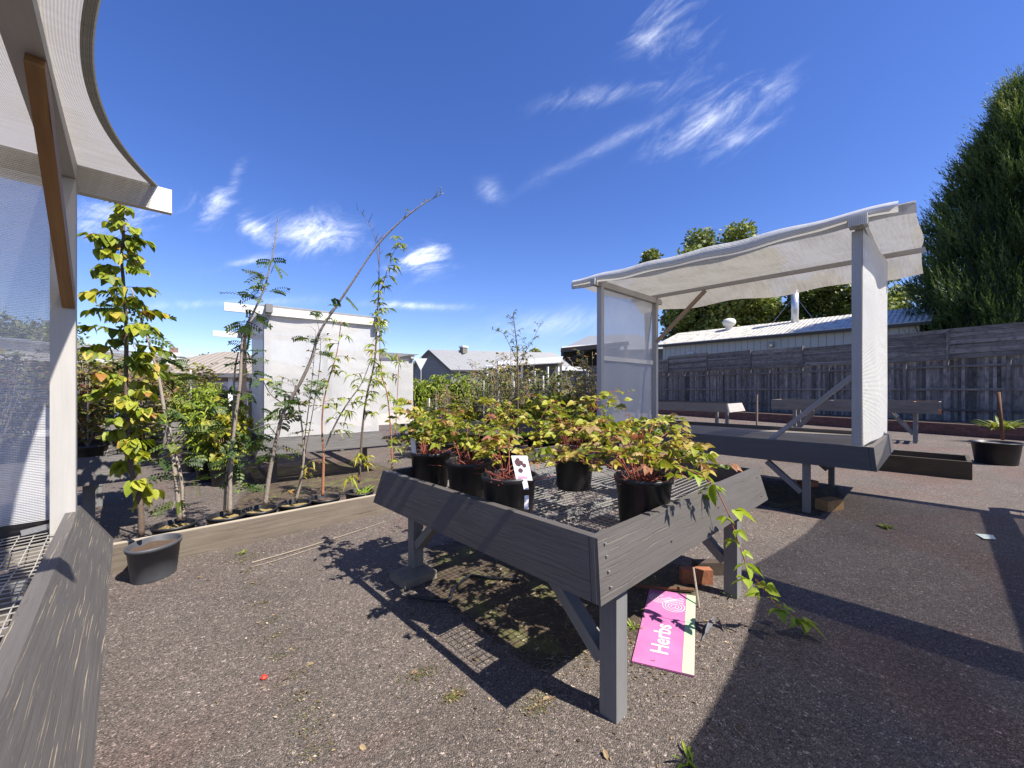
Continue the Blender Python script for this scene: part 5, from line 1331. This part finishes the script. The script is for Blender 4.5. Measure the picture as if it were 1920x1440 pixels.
# brick paving strip and low white planter wall in front of the left building
b = MB(); q = [gp(385, 822), gp(440, 812), gp(420, 795), gp(300, 800)]; b.quad([v + V((0, 0, .004)) for v in q]); 
o = b.build('brick_path', brickmat()); tag(o, kind='structure')
b = MB(); p0, p1 = gp(255, 833), gp(455, 826); b.beam(W(-8.6, 11.0, .45), W(-5.9, 11.6, .45), .12, .22)
t = thing('trough_bench', 'long pale metal trough bench in front of the taupe-roofed building', 'trough', W(-7.2, 11.3))
b.build('trough', plain('pale_trough', (.35, .37, .38), .6), t)
for k in (-8.3, -7.2, -6.1):
    b = MB(); q = W(k, 11.0 + (k + 8.6) * .22, 0); b.box(q - V((.05, .05, 0)), q + V((.05, .05, .335))); b.build('leg', LEGP, t)
# pink price card on a stick, left
p = at(391, 775, 9.0)
t = thing('price_card', 'small pink card on a stick among the yellow shrubs at left', 'card', V((p.x, p.y, 0)))
b = MB(); b.beam(p - W(.1, 0), p + W(.1, 0), .01, .13); b.build('card', plain('pink_card', (.75, .2, .45), .5), t)
b = MB(); b.beam((p.x, p.y, 0), (p.x, p.y, p.z - .07), .015, .015, (0, 1, 0)); b.build('stick', TWIG, t)
# white pennant hanging by the cottage
p = at(789, 672, 14); b = MB(); b.quad([p + W(-.22, 0), p + W(.22, 0), p + V((0, 0, -.42))]); b.quad([p + V((0, 0, -.42)), p + W(.22, .01), p + W(-.22, .01)])
t = thing('pennant_pole', 'white triangular pennant on a thin pole left of the grey cottage', 'pennant', V((p.x, p.y, 0)))
b.build('pennant', WHITE, t); b = MB(); b.tube([(p.x, p.y, 0), p + W(0, .02, .05)], .018, 6); b.build('pole', GREY, t)

# ---------------------------------------------------------------- trees
def crown(b, lumps, rr, n, ls, tonebase=None, flat=.75):
    # lumps: (centre, radius); leaves near each lump's surface
    tot = sum(r ** 2 for _, r in lumps)
    for c, r in lumps:
        k = int(n * r * r / tot); lt = rr.uniform(-.15, .15)
        for i in range(k):
            z = rr.uniform(-1, 1); a = rr.uniform(0, 6.283); s = sqrt(1 - z * z); rad = r * (rr.random() ** .35) * rr.uniform(.75, 1.08)
            p = V((c[0] + cos(a) * s * rad, c[1] + sin(a) * s * rad, c[2] + z * rad * flat))
            d = V((rr.gauss(0, 1), rr.gauss(0, 1), rr.gauss(0, .6))).normalized(); u = d.orthogonal().normalized()
            q = V((rr.gauss(0, 1), rr.gauss(0, 1), rr.gauss(0, 1))); e = d.cross(q).normalized()
            L = ls * rr.uniform(.6, 1.4); w = L * .38
            v0 = len(b.v); b.v += [tuple(p), tuple(p + d * L * .5 + e * w), tuple(p + d * L), tuple(p + d * L * .5 - e * w)]
            tn = min(1, max(0, rr.random() + lt)); b.r += [tn] * 4; b.uv += [(0, 0)] * 4
            b.f.append((v0, v0 + 1, v0 + 2, v0 + 3)); b.m.append(0)
def tree(label, base, H, lumps, leafm, n, ls, seed, name='broadleaf_tree', tr=.25, group='trees beyond the yard'):
    rr = random.Random(seed); base = V(base)
    t = thing(name, label, 'tree', base, group=group)
    b = MB(); b.tube(smoothline([base, base + V((.1, 0, H * .3)), base + V((0, .1, H * .7))], 3), [tr, tr * .9, tr * .8, tr * .7, tr * .6, tr * .5, tr * .4], 8)
    for c, r in lumps[:8]:
        p = base + V((0, 0, H * rr.uniform(.2, .5))); c = V(c); b.tube([p, p.lerp(c, .5) + V((0, 0, .3)), c], [tr * .4, tr * .25, tr * .1], 5)
    b.build('trunk', TRUNK, t, True)
    b = MB(); crown(b, lumps, rr, n, ls); b.build('crown', leafm, t)
    return t
def ellumps(rr, c, rx, rz, n, r0, r1, low=0.0):
    out = [(V(c), min(rx, rz) * .78)]
    for i in range(n):
        z = rr.uniform(-1 + low, 1); a = rr.uniform(0, 6.28); s = sqrt(max(0, 1 - z * z)); k = rr.uniform(.55, 1.0)
        out.append((V((c[0] + cos(a) * s * rx * k, c[1] + sin(a) * s * rx * k, c[2] + z * rz * k)), rr.uniform(r0, r1)))
    return out
rr = random.Random(71)
c = W(19.5, 40)
tree('large rounded green tree rising behind the shed, over the roof vent', c, 15, ellumps(rr, (c.x, c.y, 10.9), 5.4, 6.2, 64, 1.1, 2.2), L_TREE, 52000, .34, 72, tr=.45)
c = W(23.5, 41)
tree('drooping grey-green tree behind the shed flue, right of the rounded one', c, 12, ellumps(rr, (c.x, c.y, 7.6), 3.6, 4.4, 26, .9, 1.7), L_TREE, 14000, .3, 73, tr=.35)
c = W(13.6, 41)
tree('small treetop peeping over the left part of the long cloth roof', c, 14.5, ellumps(rr, (c.x, c.y, 13.3), 1.4, 2.0, 14, .5, .9), L_TREE, 4500, .26, 74, tr=.25)
c = W(28.5, 37)
tree('dark broadleaf tree between the flue and the post of the right canopied bench', c, 12, ellumps(rr, (c.x, c.y, 8.6), 4.2, 3.4, 26, .8, 1.6), L_DTREE, 13000, .32, 75, tr=.35)
c = W(33.0, 36.5)
tree('lighter green tree between the right canopied bench and the conifer', c, 12, ellumps(rr, (c.x, c.y, 8.6), 2.8, 4.0, 20, .8, 1.5), L_TREE, 9000, .32, 76, tr=.3)
# trees on the left horizon
for i, (px, Y, H, rx, m, lab) in enumerate([(372, 34, 4.2, 1.7, L_DTREE, 'dark small-crowned tree above the taupe roof, left of the white canopied bench'),
        (345, 32, 3.6, 1.6, L_TREE, 'green bush-like tree behind the taupe roof next to the chimney'), (405, 32, 3.4, 2.0, L_YTREE, 'yellow-green tree behind the right slope of the taupe roof'),
        (440, 33, 3.7, 1.8, L_YTREE, 'yellowing tree just left of the white canopied bench'), (740, 40, 4.2, 1.5, L_DTREE, 'dark spiky treetop behind the smaller canopied bench'),
        (800, 55, 5.6, 3.2, L_DTREE, 'distant dark tree at the left edge of the grey cottage'), (1010, 42, 5.6, 1.5, L_YTREE, 'bushy tree behind the white awning roof'), (880, 60, 6.3, 1.8, L_YTREE, 'small yellow-green tree showing over the cottage ridge'),
        (1035, 45, 5.2, 1.3, L_DTREE, 'dark tree between white awning and carport'),
        (20, 25, 6.8, 3.0, L_TREE, 'tree seen through the cloth wall at the left edge'), (80, 27, 6.2, 2.6, L_DTREE, 'darker tree seen through the cloth wall beside the grey post'), (-60, 25, 7.2, 3.0, L_DTREE, 'tree beyond the left edge of the view')]):
    X = (px - 960) / FPX * Y; c = W(X, Y); rr = random.Random(90 + i)
    if px < 120: X = X; 
    tree(lab, c, H * .8, ellumps(rr, (c.x, c.y, H * .62), rx, H * .40, 14, rx * .25, rx * .5), m, 3800, .2 if Y < 50 else .3, 100 + i, tr=.14)

# big conifer at right
def conifer():
    rr = random.Random(33); base = W(23.55, 18.4)
    t = thing('cypress_tree', 'huge dark green cypress towering over the fence at the right edge', 'tree', base)
    b = MB(); b.tube([base, base + V((0, 0, 7)), base + V((0, 0, 14))], [.45, .3, .08], 10); b.build('trunk', TRUNK, t, True)
    b = MB()
    def prof(z): # crown radius at height z
        if z < 3: return 3.5 + .55 * z / 3
        return 4.05 * max(0, 1 - ((z - 3) / 12.6) ** 1.5) ** .9 + .1
    b.grid(lambda u, v: base + V((cos(u * 2 * pi), sin(u * 2 * pi), 0)) * prof(1.5 + 12.5 * v) * (.66 + .07 * sin(u * 31 + v * 20)) + V((0, 0, 1.5 + 12.5 * v)), 40, 30, 1, 1, .02)
    n = 14500
    for i in range(n):
        z = 1.6 + 13.4 * (rr.random() ** 1.15); a = rr.uniform(0, 6.283)
        lump = .97 + .12 * sin(a * 4 + z * .7) + .11 * sin(a * 9 - z * 1.7) + .08 * sin(z * 2.3 + a * 3) + .07 * sin(a * 14 + z * 2.9)
        r = prof(z) * lump * (1 - .35 * rr.random() ** 2.2)
        if rr.random() < .05: r *= 1.09
        o = V((cos(a), sin(a), 0)); c = base + o * r + V((0, 0, z))
        ax = (o * rr.uniform(.3, .95) + V((0, 0, 1.0)) + V((rr.gauss(0, .18), rr.gauss(0, .18), 0))).normalized()
        H = rr.uniform(.4, 1.0) * (1.15 if r > prof(z) * .9 else .8); tone = rr.uniform(0, .42) + 1.1 * (lump - 1) + .3 * max(0, (z - 9) / 7)  # tone darkens where the crown dips: shade in its gaps painted into the leaves
        nb = 15; H = rr.uniform(.45, 1.15); cv = V((rr.gauss(0, .12), rr.gauss(0, .12), .18)); fl = ax.orthogonal().normalized(); f2 = ax.cross(fl)
        for k in range(nb):
            f = (k + rr.random()) / nb; an = rr.uniform(0, 6.283); sd = fl * cos(an) + f2 * sin(an)
            p = c + ax * H * f + cv * H * f * f; d = (ax * 1.0 + cv * f + sd * .62 * (1 - f * .6)).normalized()
            L = (.30 - .20 * f) * rr.uniform(.7, 1.2); e = d.cross(V((rr.gauss(0, 1), rr.gauss(0, 1), rr.gauss(0, 1)))).normalized() * L * .09
            v0 = len(b.v); b.v += [tuple(p - e * .5), tuple(p + e * .5), tuple(p + d * L * .55 + e), tuple(p + d * L), tuple(p + d * L * .55 - e)]
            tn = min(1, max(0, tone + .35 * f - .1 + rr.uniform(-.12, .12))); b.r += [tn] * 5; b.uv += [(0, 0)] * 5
            b.f.append((v0, v0 + 1, v0 + 2, v0 + 3, v0 + 4)); b.m.append(0)
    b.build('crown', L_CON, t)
conifer()
# far wooded hill
def hill():
    b = MB(); rr = random.Random(4)
    def hz(u, v):
        X = -60 + 150 * u; Y = 260 + 60 * v
        k = exp(-((X + 22) / 26) ** 2) * 14 + exp(-((X - 40) / 50) ** 2) * 7
        return W(X, Y, -2 + (k + 7) * sin(pi * min(1, v * 1.2 + .02) / 2) + .5 * sin(X * .9) * sin(Y))
    b.grid(hz, 60, 12, 150, 60); o = b.build('far_hill', plain('hill_cover', (.05, .07, .035), .95, nz=.4, scale=.3), smooth=True); tag(o, kind='structure')
    b = MB()
    for i in range(2600):
        u, v = rr.random(), rr.random(); p = hz(u, v)
        crown(b, [(p + V((0, 0, 1.2)), rr.uniform(1.2, 2.4))], rr, 12, 1.6)
    o = b.build('hill_woodland', L_HILL); tag(o, 'dark wooded hilltop on the far horizon behind the cottage', 'woodland', kind='stuff')
hill()
